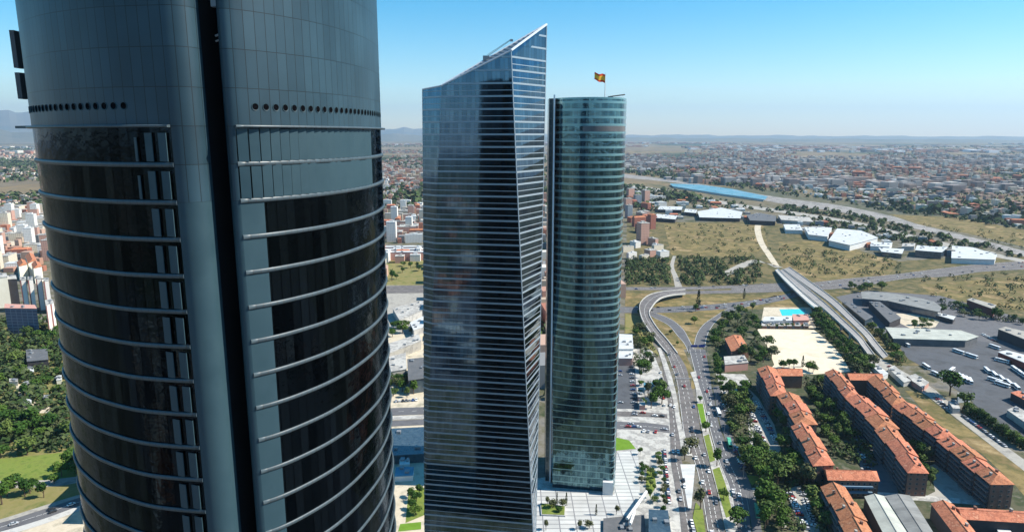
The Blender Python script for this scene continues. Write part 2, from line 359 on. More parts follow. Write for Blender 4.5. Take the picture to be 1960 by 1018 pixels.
# ------------------------------------------------------------------ tower one: grey clad, three rounded petals
FH = 4.29; ZT = 210.93; NF = 49
right_plan = [(-33.4, 88), (-33.4, 84), (-33.35, 81.2), (-33.0, 80.3), (-32.4, 79.95), (-31.9, 80.1), (-30.2, 81.5), (-28.3, 83.8), (-26.0, 87.4), (-24.5, 90.6), (-23.2, 94.4), (-22.0, 99.8), (-21.4, 104.9), (-21.4, 110.8), (-22.1, 117.5), (-24.5, 124.5), (-29, 130.5), (-35.5, 134.2), (-41, 135.2)]
left_plan = [(-35.2, 88), (-35.2, 83), (-35.25, 80.3), (-35.6, 79.0), (-36.4, 78.2), (-37.4, 77.9), (-38.3, 78.0), (-42, 78.5), (-46.0, 79.4), (-50.1, 81.2), (-54.8, 83.9), (-58.9, 87.2), (-62.0, 90.2), (-65, 94.2), (-67.0, 99), (-67.6, 105), (-66.6, 112), (-63.5, 120), (-58, 127.5), (-51, 132.8), (-44.5, 135.2)]
class Plan:
    def __init__(s, pts, origin, flip):
        p = [(x - origin[0], y - origin[1]) for x, y in cr(pts, 6)]
        s.p = p; s.d = [0]
        for a, b in zip(p, p[1:]): s.d.append(s.d[-1] + math.dist(a, b))
        s.len = s.d[-1]; s.flip = flip
    def pt(s, d, off=0):
        d = max(0, min(s.len - 1e-6, d)); i = 0
        lo, hi = 0, len(s.d) - 1
        while hi - lo > 1:
            m_ = (lo + hi) // 2
            if s.d[m_] <= d: lo = m_
            else: hi = m_
        i = lo; t = (d - s.d[i]) / (s.d[i + 1] - s.d[i]); a, b = s.p[i], s.p[i + 1]
        def nrm(j):
            a_ = s.p[max(j - 1, 0)]; b_ = s.p[min(j + 1, len(s.p) - 1)]; dx, dy = b_[0] - a_[0], b_[1] - a_[1]; l = math.hypot(dx, dy)
            return (dy / l, -dx / l) if not s.flip else (-dy / l, dx / l)
        n0, n1 = nrm(i), nrm(i + 1); nx, ny = n0[0] + (n1[0] - n0[0]) * t, n0[1] + (n1[1] - n0[1]) * t
        return (a[0] + (b[0] - a[0]) * t + nx * off, a[1] + (b[1] - a[1]) * t + ny * off), (nx, ny)
    def strip(s, mb, d0, d1, z0, z1, off=0, step=1.35, mi=0, smooth=True):
        n = max(1, round((d1 - d0) / step)); vs = []
        for k in range(n + 1):
            d = d0 + (d1 - d0) * k / n; (x, y), _ = s.pt(d, off); vs.append((x, y, d))
        i = len(mb.v)
        for x, y, d in vs: mb.v += [(x, y, z0), (x, y, z1)]
        for k in range(n):
            q = (i + 2 * k, i + 2 * k + 2, i + 2 * k + 3, i + 2 * k + 1)
            uv = [(vs[k][2], z0 - ZT), (vs[k + 1][2], z0 - ZT), (vs[k + 1][2], z1 - ZT), (vs[k][2], z1 - ZT)]
            if s.flip: q = q[::-1]; uv = uv[::-1]
            mb.f.append(q); mb.uv += uv; mb.m.append(mi); mb.sm.append(smooth)
    def near(s, x, y):
        return min(range(len(s.p)), key=lambda i: math.dist(s.p[i], (x, y)))
O1 = (-45.0, 105.0)
PR = Plan(right_plan, O1, False); PL = Plan(left_plan, O1, True)
dR = PR.d[PR.near(-31.9 - O1[0], 80.1 - O1[1])]; dL = PL.d[PL.near(-38.3 - O1[0], 78.0 - O1[1])]
T1 = thing('office_tower', 'dark grey office tower of rounded metal petals split by a black vertical slit', 'tower', (*O1, 0))
def tower_one():
    for P, d0 in ((PR, dR), (PL, dL)):
        di = min(P.d[i] for i in range(len(P.p)) if P.p[i][1] + O1[1] < 80.9)
        mb = MB(); P.strip(mb, 0, di, 0, 239, 0, 1.0); mb.build('slit_shade_wall', M['slit'], T1)  # inner sides of the slit, shade painted as black
        mb = MB()
        P.strip(mb, di, d0, 0, ZT - 2 * FH, 0, 0.4)                   # smooth lip beside the slit
        if P is PR: P.strip(mb, d0, d0 + 2.8, 0, ZT - 2 * FH, 0, 1.4)
        mb.build('edge_cladding', M['clad_plain'], T1)
        mb = MB(); P.strip(mb, di, P.len, ZT, 239.0, 0, 0.9); P.strip(mb, di, d0, ZT - 2 * FH, ZT, 0, 0.4)
        mb.build('crown_cladding', M['clad'], T1)
        for k in range(NF):
            z1 = ZT - k * FH; z0 = max(0, z1 - FH)
            g = MB(); P.strip(g, d0 + (2.8 if (P is PR and k >= 2) else 0), P.len, z0 + 0.003, z1 - 0.003, -0.06, 1.35)
            g.build('window_band', M['glass1'], T1)
            # ledge: rounded profile standing off the facade
            lg = MB(); n = int((P.len - d0) / 0.9); prof = [(-0.05, -0.28), (0.08, -0.30), (0.17, -0.18), (0.2, 0.02), (0.16, 0.18), (0.08, 0.26), (-0.05, 0.22)]
            if k == 0: prof = [(0.0, -0.14), (0.62, -0.14), (0.66, 0.0), (0.62, 0.12), (0.3, 0.16), (0, 0.16)]
            rows = []
            for j in range(n + 1):
                d = d0 + (P.len - d0) * j / n
                row = []
                for o_, h_ in prof:
                    (x, y), _ = P.pt(d, o_); row.append((x, y, z1 + h_, d))
                rows.append(row)
            i0 = len(lg.v); q = len(prof)
            for row in rows: lg.v += [r_[:3] for r_ in row]
            for j in range(n):
                for c_ in range(q - 1):
                    f = (i0 + j * q + c_, i0 + (j + 1) * q + c_, i0 + (j + 1) * q + c_ + 1, i0 + j * q + c_ + 1)
                    uv = [(rows[j][0][3], c_ * .1), (rows[j + 1][0][3], c_ * .1), (rows[j + 1][0][3], c_ * .1 + .1), (rows[j][0][3], c_ * .1 + .1)]
                    if P.flip: f = f[::-1]; uv = uv[::-1]
                    lg.f.append(f); lg.uv += uv; lg.m.append(0); lg.sm.append(True)
            f = tuple(range(i0, i0 + q)); lg.f.append(f if P.flip else f[::-1]); lg.uv += [(0.4, 0.4)] * q; lg.m.append(0); lg.sm.append(False)
            if z1 > 1: lg.build('floor_ledge', M['ledge'], T1)
    # vertical louvre panels: two columns on the left petal, the two top floors of the right petal
    pm = MB()
    def panel(mbx, P, d, wd, z0, z1, twist, m_=0):
        (x, y), (nx, ny) = P.pt(d, 0.10); tx, ty = (-ny, nx)
        c, s_ = math.cos(twist), math.sin(twist); ax, ay = tx * c - ty * s_, tx * s_ + ty * c
        mbx.box(x, y, z0, wd, 0.10, z1 - z0, math.atan2(ay, ax), m_)
    for k in range(20):
        z1 = ZT - k * FH - 0.75; z0 = ZT - (k + 1) * FH + 0.35
        a = MB(); panel(a, PL, dL + 1.05, 1.15, z0, z1, -0.22); panel(a, PL, dL + 2.75, 1.05, z0, z1, -0.22)
        if k < 2:
            panel(a, PL, dL + 4.4, 0.5, z0, z1 - .5, -0.5)
        a.build('louvre_pair', M['clad_plain'], T1)
    for k in range(2):
        z1 = ZT - k * FH - 0.2; z0 = ZT - (k + 1) * FH + 0.25
        a = MB(); d = dR + 0.72
        while d < dR + 27.5:
            panel(a, PR, d, 1.14, z0, z1 - 0.12 * (int(d * 10) % 2), -0.22); d += 1.35
        a.build('louvre_screen', M['clad_plain'], T1)
    # round vent holes: flat discs, the shade inside put into their black
    ph = MB(); n = 14; rr = 0.38
    ph.mesh_faces([(rr * math.cos(2 * math.pi * k / n), -0.03, rr * math.sin(2 * math.pi * k / n)) for k in range(n)], [tuple(range(n))], 0)
    ring = []
    for r0, yy in ((rr, -0.03), (rr + 0.06, -0.05), (rr + 0.06, 0.02)): ring += [(r0 * math.cos(2 * math.pi * k / n), yy, r0 * math.sin(2 * math.pi * k / n)) for k in range(n)]
    ph.mesh_faces(ring, [(a * n + k, a * n + (k + 1) % n, (a + 1) * n + (k + 1) % n, (a + 1) * n + k) for a in (0, 1) for k in range(n)], 1)
    proto = None
    for P, d0, cnt in ((PR, dR + 2.5, 27), (PL, dL + 5.5, 24)):
        for j in range(cnt):
            (x, y), (nx, ny) = P.pt(d0 + 1.35 * j, 0.02)
            if proto is None: o = proto = ph.build('vent_hole', [M['black'], M['clad_plain']], T1)
            else: o = proto.copy(); C.objects.link(o); o.parent = T1
            o.location = (x, y, ZT + 2.25); o.rotation_euler = (0, 0, math.atan2(nx, -ny))
    # slit and roof
    sm = MB()
    ax, ay = -34.3 - O1[0], 88 - O1[1]
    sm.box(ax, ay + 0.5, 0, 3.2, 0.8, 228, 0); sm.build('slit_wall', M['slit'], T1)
    for z_, r_ in ((221.3, .12), (220.7, .1)):
        pipes = MB(); pipes.tube((ax - .4, ay - 4.6, z_), (ax + .4, ay - 4.6, z_ + .3), r_); pipes.build('pipe', M['trim2'], T1)
    pipes = MB(); pipes.box(ax - .1, ay - 4.0, 224.6, 1.3, .8, 1.0); pipes.build('air_unit', M['trim2'], T1)
    rf = MB(); allp = [PR.p[i] for i in range(len(PR.p))] + PL.p[::-1]
    rf.face([(x, y, 237.6) for x, y in allp], 0); rf.build('roof', M['dark_roof'], T1)
    # back slit gap on the north side
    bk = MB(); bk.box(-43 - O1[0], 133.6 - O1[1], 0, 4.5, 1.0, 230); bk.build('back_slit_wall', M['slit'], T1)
    # facade elements that project past the left edge
    def outL(px, z):
        return None
    for z0_, z1_ in ((218.9, 223.8), (214.8, 218.3)):
        e = MB(); e.box(-67.55 - O1[0], 97 - O1[1], z0_, 0.6, 1.6, z1_ - z0_, 0.1); e.build('side_bracket', M['dark_roof'], T1)
    s2 = MB(); s2.prism([(-65.5 - O1[0], 95 - O1[1]), (-70.0 - O1[0], 98 - O1[1]), (-66.0 - O1[0], 99.5 - O1[1])], ZT - .1, ZT + .25); s2.build('ledge_tip', M['clad_plain'], T1)
tower_one()
AVOID.append([(x + O1[0], y + O1[1]) for x, y in PR.p + PL.p[::-1]])

# ------------------------------------------------------------------ tower two: faceted glass
def lerp(a, b, t): return tuple(x + (y - x) * t for x, y in zip(a, b))
def tower_two():
    O = (-12.0, 252.0)
    # corner lines: (bottom xyz, top xyz)
    
    
    B = [(10.9, 235.3, 0), (-0.3, 239.0, 237.6)]
    Cc = [(9.2, 256, 0), (12.3, 254.0, 248.2)]
    Rr = [(9.0, 272, 0), (11.0, 270, 239)]
    Ll = [(-34.4, 274, 0), (-31.4, 272, 222)]
    T = thing('glass_tower', 'faceted blue glass tower with a sloping pointed roof, between the two rounded towers', 'tower', (*O, 0))
    def P(c, z):
        b, t = c; k = z / t[2]; return (b[0] + (t[0] - b[0]) * k - O[0], b[1] + (t[1] - b[1]) * k - O[1], z)
    # facet list as pairs of corner lines (left, right seen from outside)
    F = 4.28
    # A meets E only low down: A's line runs from the shared base corner
    def An(z):
        k = max(0, (z - 60) / (226.4 - 60)); b = (-34.4, 243.4); t = (-24.5, 243.4); return (b[0] + (t[0] - b[0]) * k - O[0], b[1] + (t[1] - b[1]) * k - O[1], z)
    def En(z):
        k = max(0, (z - 60) / (225.6 - 60)); b = (-34.4, 243.4); t = (-31.8, 250.0); return (b[0] + (t[0] - b[0]) * k - O[0], b[1] + (t[1] - b[1]) * k - O[1], z)
    cor = {'E': (En, 225.6), 'A': (An, 226.4), 'B': (lambda z: P(B, z), 237.6), 'C': (lambda z: P(Cc, z), 248.2), 'R': (lambda z: P(Rr, z), 239), 'L': (lambda z: P(Ll, z), 222)}
    facets = [('left_facet', 'E', 'A'), ('main_facet', 'A', 'B'), ('right_facet', 'B', 'C'), ('east_facet', 'C', 'R'), ('rear_facet', 'R', 'L'), ('west_facet', 'L', 'E')]
    for nm, a, b in facets:
        fa, za = cor[a]; fb, zb = cor[b]; mb = MB(); zmin = min(za, zb); nrow = int(zmin / F); off = {'left_facet': 0, 'main_facet': 40, 'right_facet': 100}.get(nm, 150)
        zs = [k * F for k in range(nrow + 1)]
        for z0, z1 in zip(zs, zs[1:]):
            p = [fa(z0), fb(z0), fb(z1), fa(z1)]; w0 = math.dist(p[0], p[1]); w1 = math.dist(p[2], p[3])
            if max(w0, w1) < 0.05: continue
            mb.face(p, 0, [(off, z0), (off + w0, z0), (off + w1, z1), (off, z1)])
        z0 = zs[-1]; p = [fa(z0), fb(z0), fb(zb), fa(za)]; w0 = math.dist(p[0], p[1])
        mb.face(p, 0, [(off, z0), (off + w0, z0), (off + w0, zb), (off, za)])
        mb.build(nm, M['glass2'], T)
    # floor bands
    loop = ['E', 'A', 'B', 'C', 'R', 'L']
    z = F; k = 0
    while z < 246:
        mb = MB()
        hb = 0.62
        for i in range(6):
            a, b = loop[i], loop[(i + 1) % 6]; fa, za = cor[a]; fb, zb = cor[b]
            t0, t1 = 0.0, 1.0
            p, q = Vector(fa(min(z, 999))), Vector(fb(min(z, 999)))
            if z + hb > za and z + hb > zb: continue
            if z + hb > za: t0 = (z + hb - za) / (zb - za)
            if z + hb > zb: t1 = 1 - (z + hb - zb) / (za - zb)
            # follow the real facet line at this height
            if (q - p).length < 0.3: continue
            P0 = p.lerp(q, t0); P1 = p.lerp(q, t1)
            d = (P1 - P0)
            if d.length < 0.3: continue
            n = Vector((d.y, -d.x, 0)).normalized() * 0.12
            mb.face([P0 + n, P1 + n, P1 + n + Vector((0, 0, hb)), P0 + n + Vector((0, 0, hb))])
            mb.face([P0 + n + Vector((0, 0, hb)), P1 + n + Vector((0, 0, hb)), P1 - n + Vector((0, 0, hb)), P0 - n + Vector((0, 0, hb))])
            mb.face([P0 - n, P1 - n, P1 + n, P0 + n])
            zm = z + F / 2
            if zm + .3 < min(za, zb):
                p2, q2 = Vector(fa(zm)), Vector(fb(zm))
                if (q2 - p2).length > .4:
                    mb.face([p2 + n, q2 + n, q2 + n + Vector((0, 0, .26)), p2 + n + Vector((0, 0, .26))])
        if mb.f: mb.build('floor_band', M['band2'], T)
        z += F; k += 1
    # slanted roof: front plane A-B-C rising to the point, then falling behind
    tA, tB, tC, tR, tL, tE = (Vector(cor[c][0](cor[c][1])) for c in 'ABCRLE')
    up = Vector((0, 0, 0.15))
    mb = MB(); mb.face([tA + up, tB + up, tC + up]); mb.face([tA + up, tC + up, tR + up, tL + up]); mb.face([tE + up, tA + up, tL + up]); mb.build('roof', M['roof2'], T)
    tr = MB()
    for a, b, r_ in ((tA, tB, .3), (tB, tC, .42), (tA, tC, .42), (tE, tA, .3)):
        tr.tube(a + up, b + up, r_, 6)
    tr.build('roof_edge_trim', M['trim2'], T)
    rb = MB()
    for k in range(1, 22):
        a = tA.lerp(tC, k / 22); b_ = tA.lerp(tB, min(1, k / 13)) if k < 13 else tB.lerp(tC, (k - 13) / 9); rb.tube(a + up * 2, b_ + up * 2, .1, 4)
    rb.build('roof_ribs', M['metal_grey'], T)
    # corner mullions
    mu = MB(); mu.tube(P(B, 0), tB, .22, 5); mu.tube(P(Cc, 0), tC, .22, 5); mu.tube(En(0), tE, .2, 5); mu.build('corner_trim', M['band2'], T)
    # facade cleaning crane on the ridge
    k_ = Vector((tA.lerp(tC, .42))); base = (k_.x + O[0], k_.y + O[1], k_.z)
    cr_ = thing('roof_crane', 'small lattice crane boom standing on the sloping roof edge of the glass tower', 'crane', base)
    m1 = MB(); m1.box(0, 0, -.2, 2.2, 1.6, 1.6); m1.build('cab', M['metal_grey'], cr_)
    m2 = MB()
    b0, b1 = Vector((0.6, 0, 1.3)), Vector((8.6, 0, 6.6))
    for o_ in ((0, .25, 0), (0, -.25, 0), (-.25, 0, .4)): m2.tube(b0 + Vector(o_), b1 + Vector(o_) * .5, .09, 4)
    for j in range(12): m2.tube(b0.lerp(b1, j / 12) + Vector((0, .25, 0)), b0.lerp(b1, (j + .6) / 12) + Vector((-.2, 0, .35)), .05, 3)
    m2.build('boom', M['metal_grey'], cr_)
    m3 = MB(); m3.box(8.9, 0, 6.2, 1.0, .8, .7); m3.build('boom_head', M['metal_grey'], cr_)
    AVOID.append([(-40, 232), (16, 232), (16, 278), (-40, 278)])
tower_two()

# ------------------------------------------------------------------ tower three: teal glass, curved front
def tower_three():
    O = (43.0, 398.0); HT = 229.0; F = 4.05
    T = thing('round_fronted_tower', 'teal glass tower with a curved front and flat top flying a flag', 'tower', (*O, 0))
    base = [(24.6, 381), (31, 380), (38, 378.8), (46, 377.4), (54, 376), (60.4, 375), (64, 392), (67, 415), (30, 420), (25, 400)]
    topp = [(24.4, 391), (29, 385.6), (36, 381.2), (45, 379.4), (54, 381), (61, 386.2), (64.8, 396.5), (63, 416), (30, 420), (24.0, 405)]
    def ring(z):
        k = min(1, z / 150.0); k = k * k * (3 - 2 * k)
        pts = [lerp(a, b, k) for a, b in zip(base, topp)]
        cl = cr([pts[0]] + pts[1:7], 6)
        return [(x - O[0], y - O[1]) for x, y in cl + pts[7:]]
    nf = int(HT / F); zs = [k * F for k in range(nf + 1)] + [HT]
    rings = [ring(z) for z in zs]; n = len(rings[0]); nc = n - 3
    mb = MB()
    for r0, r1, z0, z1 in zip(rings, rings[1:], zs, zs[1:]):
        d = 0
        for i in range(n):
            a, b = r0[i], r0[(i + 1) % n]; c, e = r1[(i + 1) % n], r1[i]; l = math.dist(a, b)
            mb.face([(*a, z0), (*b, z0), (*c, z1), (*e, z1)], 0, [(d, z0), (d + l, z0), (d + l, z1), (d, z1)], False); d += l
    mb.build('glass_skin', M['glass3'], T)
    for k in range(1, nf + 1):
        z = k * F; r0 = ring(z); hb = 1.3 if k > 22 else 0.6; mb = MB(); off = 0.18 if k > 22 else .12
        c = cen(r0)
        for i in range(n):
            a, b = Vector((*r0[i], 0)), Vector((*r0[(i + 1) % n], 0))
            def outp(p, s_):
                d_ = Vector((p.x - c[0], p.y - c[1], 0)).normalized() * s_; return p + d_
            A0, B0 = outp(a, off), outp(b, off); A1, B1 = outp(a, -.1), outp(b, -.1)
            Z0 = Vector((0, 0, z - .1)); Z1 = Vector((0, 0, z - .1 + hb))
            mb.face([A0 + Z0, B0 + Z0, B0 + Z1, A0 + Z1]); mb.face([A0 + Z1, B0 + Z1, B1 + Z1, A1 + Z1]); mb.face([A1 + Z0, B1 + Z0, B0 + Z0, A0 + Z0])
        mb.build('floor_band', M['band3'], T)
    # left wing strip with pale fin
    lw = MB(); lw.prism([(x - O[0], y - O[1]) for x, y in [(20.6, 389), (24.2, 388.6), (24.0, 404), (20.6, 404)]], 0, HT + .6)
    lw.build('side_shaft', grid_mat('dark shaft glass', (0.03, 0.05, 0.06), (0.06, 0.08, 0.09), (0.10, 0.12, 0.12), 2, 4.05, .3, .2, .6), T)
    fn = MB(); fn.box(23.4 - O[0], 387.4 - O[1], 0, 0.8, 2.2, HT + 2.5); fn.build('vertical_fin', M['trim2'], T)
    # plant floor slot and roof
    sl = MB(); r0 = ring(216)
    for i in range(14, nc - 4):
        a, b = r0[i], r0[i + 1]; c = cen(r0)
        q = []
        for p in (a, b):
            d_ = Vector((p[0] - c[0], p[1] - c[1])).normalized() * .32; q.append((p[0] + d_.x, p[1] + d_.y))
        sl.face([(*q[0], 211.6), (*q[1], 211.6), (*q[1], 214.6), (*q[0], 214.6)])
    sl.build('louvre_slot', M['dark_roof'], T)
    rf = MB(); rt = ring(HT); rf.face([(*p, HT - .05) for p in rt]); rf.build('roof', M['dark_roof'], T)
    pp = MB()
    for i in range(n):
        a, b = rt[i], rt[(i + 1) % n]; pp.face([(*a, HT), (*b, HT), (*b, HT + .9), (*a, HT + .9)])
    pp.build('parapet', M['band3'], T)
    # entrance level: pale lobby boxes
    eb = MB(); eb.box(57.0 - O[0], 373.3 - O[1], 0.1, 6.0, 3.0, 8.0, -.15); eb.build('entrance_box', M['white'], T)
    # window cleaning arm on the roof
    arm = thing('cleaning_crane', 'dark low arm lying along the flat roof of the teal tower', 'crane', (55, 392, HT + .9))
    a1 = MB(); a1.box(0, 0, -.95, 2.6, 1.8, 2.0); a1.build('base', M['dark_roof'], arm)
    a2 = MB(); a2.tube((0, 0, .9), (8.0, -.5, 1.9), .35, 6); a2.build('arm', M['dark_roof'], arm)
    # flagpole and flag
    fp = thing('flagpole', 'tall thin white pole on the teal tower roof', 'flagpole', (52.3, 395, HT - .05))
    q = MB(); q.tube((0, 0, 0), (0, 0, 14.2), .26, 8, r2=.16); q.build('pole', M['white'], fp)
    q = MB(); q.tube((0, 0, 14.2), (0, 0, 14.5), .22, 8); q.build('finial', M['trim2'], fp)
    fm = MB(); nx, nz = 14, 8; Wf, Hf = 6.4, 4.6
    def fpnt(i, j):
        u, v = i / nx, j / nz
        return (-u * Wf * .93, 0.5 * math.sin(u * 7 + v) * u ** .5, 13.9 - Hf * (1 - v) + 1.6 * (u - .1) * (1 - .55 * v) * .9 + .35 * math.sin(u * 8) + .5 * u)
    vs = [fpnt(i, j) for i in range(nx + 1) for j in range(nz + 1)]
    for i in range(nx):
        for j in range(nz):
            f = (i * (nz + 1) + j, (i + 1) * (nz + 1) + j, (i + 1) * (nz + 1) + j + 1, i * (nz + 1) + j + 1)
            fm.face([vs[k] for k in f], 0 if j in (0, 1, 6, 7) else 1, smooth=True)
    fo = fm.build('flag', [mat('flag red', (0.85, 0.07, 0.02), .8), mat('flag yellow', (0.98, 0.50, 0.04), .8)], None, (52.2, 395, HT - .05))
    tag(fo, 'red and yellow striped flag blowing from the pole on the teal tower', 'flag')
    AVOID.append([(15, 368), (70, 365), (72, 425), (15, 425)])
tower_three()

# ------------------------------------------------------------------ districts, labels registry
REG = {}
ORD = ['nearest', 'second nearest', 'third nearest', 'fourth nearest', 'fifth nearest', 'sixth nearest', 'seventh nearest', 'eighth nearest', 'ninth nearest', 'tenth nearest']
def reg(o, desc, place, cat):
    REG.setdefault((desc, place), []).append(o); o['category'] = cat; o['group'] = place if place.startswith(cat) else f'{cat}s {place}'
def finish_labels():
    for (desc, place), l in REG.items():
        l.sort(key=lambda o: math.hypot(*o.location[:2]))
        for i, o in enumerate(l):
            if len(l) == 1: o['label'] = f'{desc} {place}'
            elif i < 10 and len(l) <= 14: o['label'] = f'{ORD[i]} {desc} {place}'
            elif len(l) <= 14: o['label'] = f'far {desc} {place}'
            else: o['label'] = f'{desc} {place}'; o['group'] = f'{desc} {place}'
            if len(o['label'].split()) > 16: print('LONG', o['label'])
def scatter(pxs, n, mind, px=True, seed=1, avoid=True, tries=60):
    r = random.Random(seed); P = [at(*p) for p in pxs] if px else pxs
    xs = [p[0] for p in P]; ys = [p[1] for p in P]; out = []
    for _ in range(n * tries):
        if len(out) >= n: break
        p = (r.uniform(min(xs), max(xs)), r.uniform(min(ys), max(ys)))
        if not inside(p, P): continue
        if avoid and any(inside(p, a) for a in AVOID): continue
        if any((p[0] - q[0]) ** 2 + (p[1] - q[1]) ** 2 < mind * mind for q in out): continue
        out.append(p)
    return out
#@@SPLIT@@
# ------------------------------------------------------------------ fields and surfaces (setting)
def S(name, pts, z, m, avoid=False): return sheet(name, pts, z, M[m], avoid)
# unseen dark sheets added round the camera to darken what the tower glass mirrors
for k_, q_ in enumerate([[(-900, -60), (900, -60), (900, -420), (-900, -420)], [(-1400, -430), (1400, -430), (14000, -14000), (-14000, -14000)], [(110, -50), (900, -50), (900, 290), (110, 290)]]):
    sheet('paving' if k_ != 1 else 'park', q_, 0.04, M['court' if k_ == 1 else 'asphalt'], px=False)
# right-hand half
S('field', [(1200, 418), (1260, 425), (1480, 425), (1560, 455), (1720, 500), (1960, 485), (1960, 700), (1700, 700), (1500, 640), (1195, 640)], 0.03, 'scrub')
S('field', [(1270, 426), (1460, 428), (1470, 470), (1430, 492), (1285, 488)], 0.05, 'field')
S('field', [(1490, 462), (1560, 462), (1640, 482), (1720, 500), (1700, 528), (1500, 545)], 0.05, 'field')
S('field', [(1700, 410), (1830, 416), (1960, 440), (1960, 472), (1850, 447), (1760, 430)], 0.05, 'field')
S('field', [(1760, 545), (1960, 528), (1960, 596), (1880, 580), (1790, 570)], 0.05, 'field')
S('verge', [(1197, 560), (1500, 566), (1500, 572), (1400, 582), (1300, 586), (1197, 586)], 0.06, 'field')
S('verge', [(1197, 596), (1400, 592), (1392, 600), (1340, 640), (1326, 668), (1300, 668), (1255, 612), (1197, 605)], 0.06, 'field')
S('verge', [(1258, 612), (1278, 625), (1296, 645), (1310, 672), (1325, 706), (1340, 740), (1322, 745), (1292, 690), (1262, 640), (1245, 612)], 0.065, 'field')
S('verge', [(1197, 600), (1230, 606), (1240, 640), (1262, 680), (1197, 640)], 0.062, 'dry_lawn')
S('verge', [(1500, 560), (1525, 572), (1540, 590), (1440, 592), (1400, 592)], 0.06, 'field')
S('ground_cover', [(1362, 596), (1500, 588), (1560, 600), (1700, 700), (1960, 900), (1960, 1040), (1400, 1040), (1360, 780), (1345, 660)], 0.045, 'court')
S('verge', [(1732, 747), (1762, 750), (1850, 818), (1962, 900), (1962, 950), (1945, 930), (1880, 868), (1830, 835), (1780, 798)], 0.08, 'field')
S('yard', [(1600, 568), (1660, 556), (1800, 566), (1960, 610), (1960, 690), (1880, 660), (1720, 660), (1660, 620)], 0.07, 'asphalt')
S('yard', [(1712, 600), (1780, 600), (1800, 612), (1790, 626), (1750, 632), (1722, 618)], 0.09, 'sandyard')
S('bus_yard', [(1712, 652), (1871, 652), (1928, 660), (1962, 672), (1962, 860), (1851, 760), (1787, 714), (1738, 686)], 0.10, 'asphalt_yard', True)
S('side_road', [(1660, 690), (1682, 684), (1790, 745), (1850, 800), (1962, 880), (1962, 902), (1850, 815), (1775, 757)], 0.11, 'pavement', True)
S('sand_court', [(1449, 629), (1558, 631), (1576, 645), (1594, 662), (1612, 682), (1628, 711), (1560, 716), (1468, 712), (1482, 698), (1470, 665)], 0.12, 'sand', True)
S('terrace', [(1462, 588), (1552, 588), (1562, 628), (1455, 628)], 0.09, 'sandyard', True)
S('pool_water', [(1492, 592), (1540, 591), (1547, 603), (1497, 604)], 0.16, 'pool')
S('terrace', [(1370, 714), (1425, 716), (1436, 730), (1408, 756), (1382, 752)], 0.10, 'plaza_plain')
S('parking_lot', [(1432, 742), (1452, 762), (1482, 812), (1500, 880), (1497, 898), (1478, 880), (1440, 810)], 0.10, 'pavement', True)
S('parking_lot', [(1505, 935), (1532, 928), (1556, 970), (1570, 1022), (1548, 1030), (1520, 985)], 0.10, 'pavement', True)
S('path', [(1418, 915), (1432, 935), (1446, 932), (1460, 918), (1466, 925), (1446, 942), (1446, 960), (1436, 985), (1425, 950)], 0.10, 'pavement')
S('lawn', [(1425, 908), (1462, 912), (1440, 928)], 0.11, 'lawn')
S('lawn', [(1447, 944), (1482, 942), (1480, 956), (1450, 962)], 0.11, 'lawn')
S('path', [(1430, 800), (1440, 798), (1450, 848), (1438, 856)], 0.11, 'plaza_plain')
S('path', [(1486, 950), (1494, 948), (1512, 1004), (1500, 1010)], 0.11, 'plaza_plain')
S('parking_lot', [(1655, 775), (1700, 860), (1720, 945), (1655, 945), (1640, 850), (1600, 790)], 0.09, 'asphalt')
S('street', [(1780, 890), (1812, 880), (1850, 930), (1870, 958), (1800, 962), (1770, 950), (1790, 940)], 0.10, 'pavement', True)
S('street', [(1640, 938), (1780, 948), (1885, 958), (1880, 966), (1740, 956), (1655, 950)], 0.13, 'plaza_plain', True)
# left of the avenue
S('pavement', [(1182, 640), (1236, 640), (1285, 760), (1300, 870), (1305, 1030), (1020, 1030), (1020, 915), (1180, 900)], 0.05, 'plaza_plain')
S('parking_lot', [(1182, 690), (1214, 692), (1222, 782), (1180, 782)], 0.09, 'asphalt_yard')
S('plaza', [(1020, 934), (1176, 946), (1180, 866), (1221, 860), (1225, 945), (1205, 985), (1150, 992), (1150, 1030), (1016, 1030)], 0.12, 'plaza', True)
S('lawn', [(1176, 836), (1204, 842), (1217, 858), (1176, 862)], 0.14, 'bright_lawn', True)
S('lawn', [(1238, 895), (1252, 896), (1256, 930), (1244, 950), (1236, 930)], 0.14, 'lawn')
# gap between the first two towers
S('pavement', [(700, 640), (825, 640), (825, 1040), (700, 1040)], 0.05, 'sandyard')
S('pavement', [(700, 540), (825, 540), (825, 640), (700, 640)], 0.04, 'pavement')
S('park', [(700, 496), (825, 496), (825, 546), (700, 546)], 0.05, 'dry_lawn')
S('plaza', [(745, 885), (825, 880), (825, 960), (740, 1030)], 0.12, 'sandyard')
S('lawn', [(782, 940), (812, 932), (812, 985), (776, 1000)], 0.15, 'lawn')
S('lawn', [(766, 1002), (806, 998), (806, 1012), (762, 1016)], 0.15, 'bright_lawn')
# park on the left
S('park', [(-60, 618), (330, 618), (330, 985), (-60, 1005)], 0.05, 'dry_lawn')
S('lawn', [(-40, 882), (60, 872), (150, 862), (200, 880), (200, 918), (-40, 920)], 0.08, 'lawn')
S('lawn', [(86, 790), (150, 784), (160, 800), (90, 812)], 0.08, 'field')
S('path', [(-40, 920), (90, 918), (200, 905), (200, 914), (110, 930), (-40, 936)], 0.10, 'pavement')
S('path', [(30, 735), (64, 735), (64, 765), (100, 780), (100, 790), (36, 790)], 0.10, 'sandyard')
S('lawn', [(-40, 940), (200, 922), (200, 950), (100, 975), (-40, 1004)], 0.08, 'dry_lawn')
S('sandy_plot', [(-40, 1034), (170, 968), (330, 930), (330, 1060), (-40, 1060)], 0.08, 'sandyard')

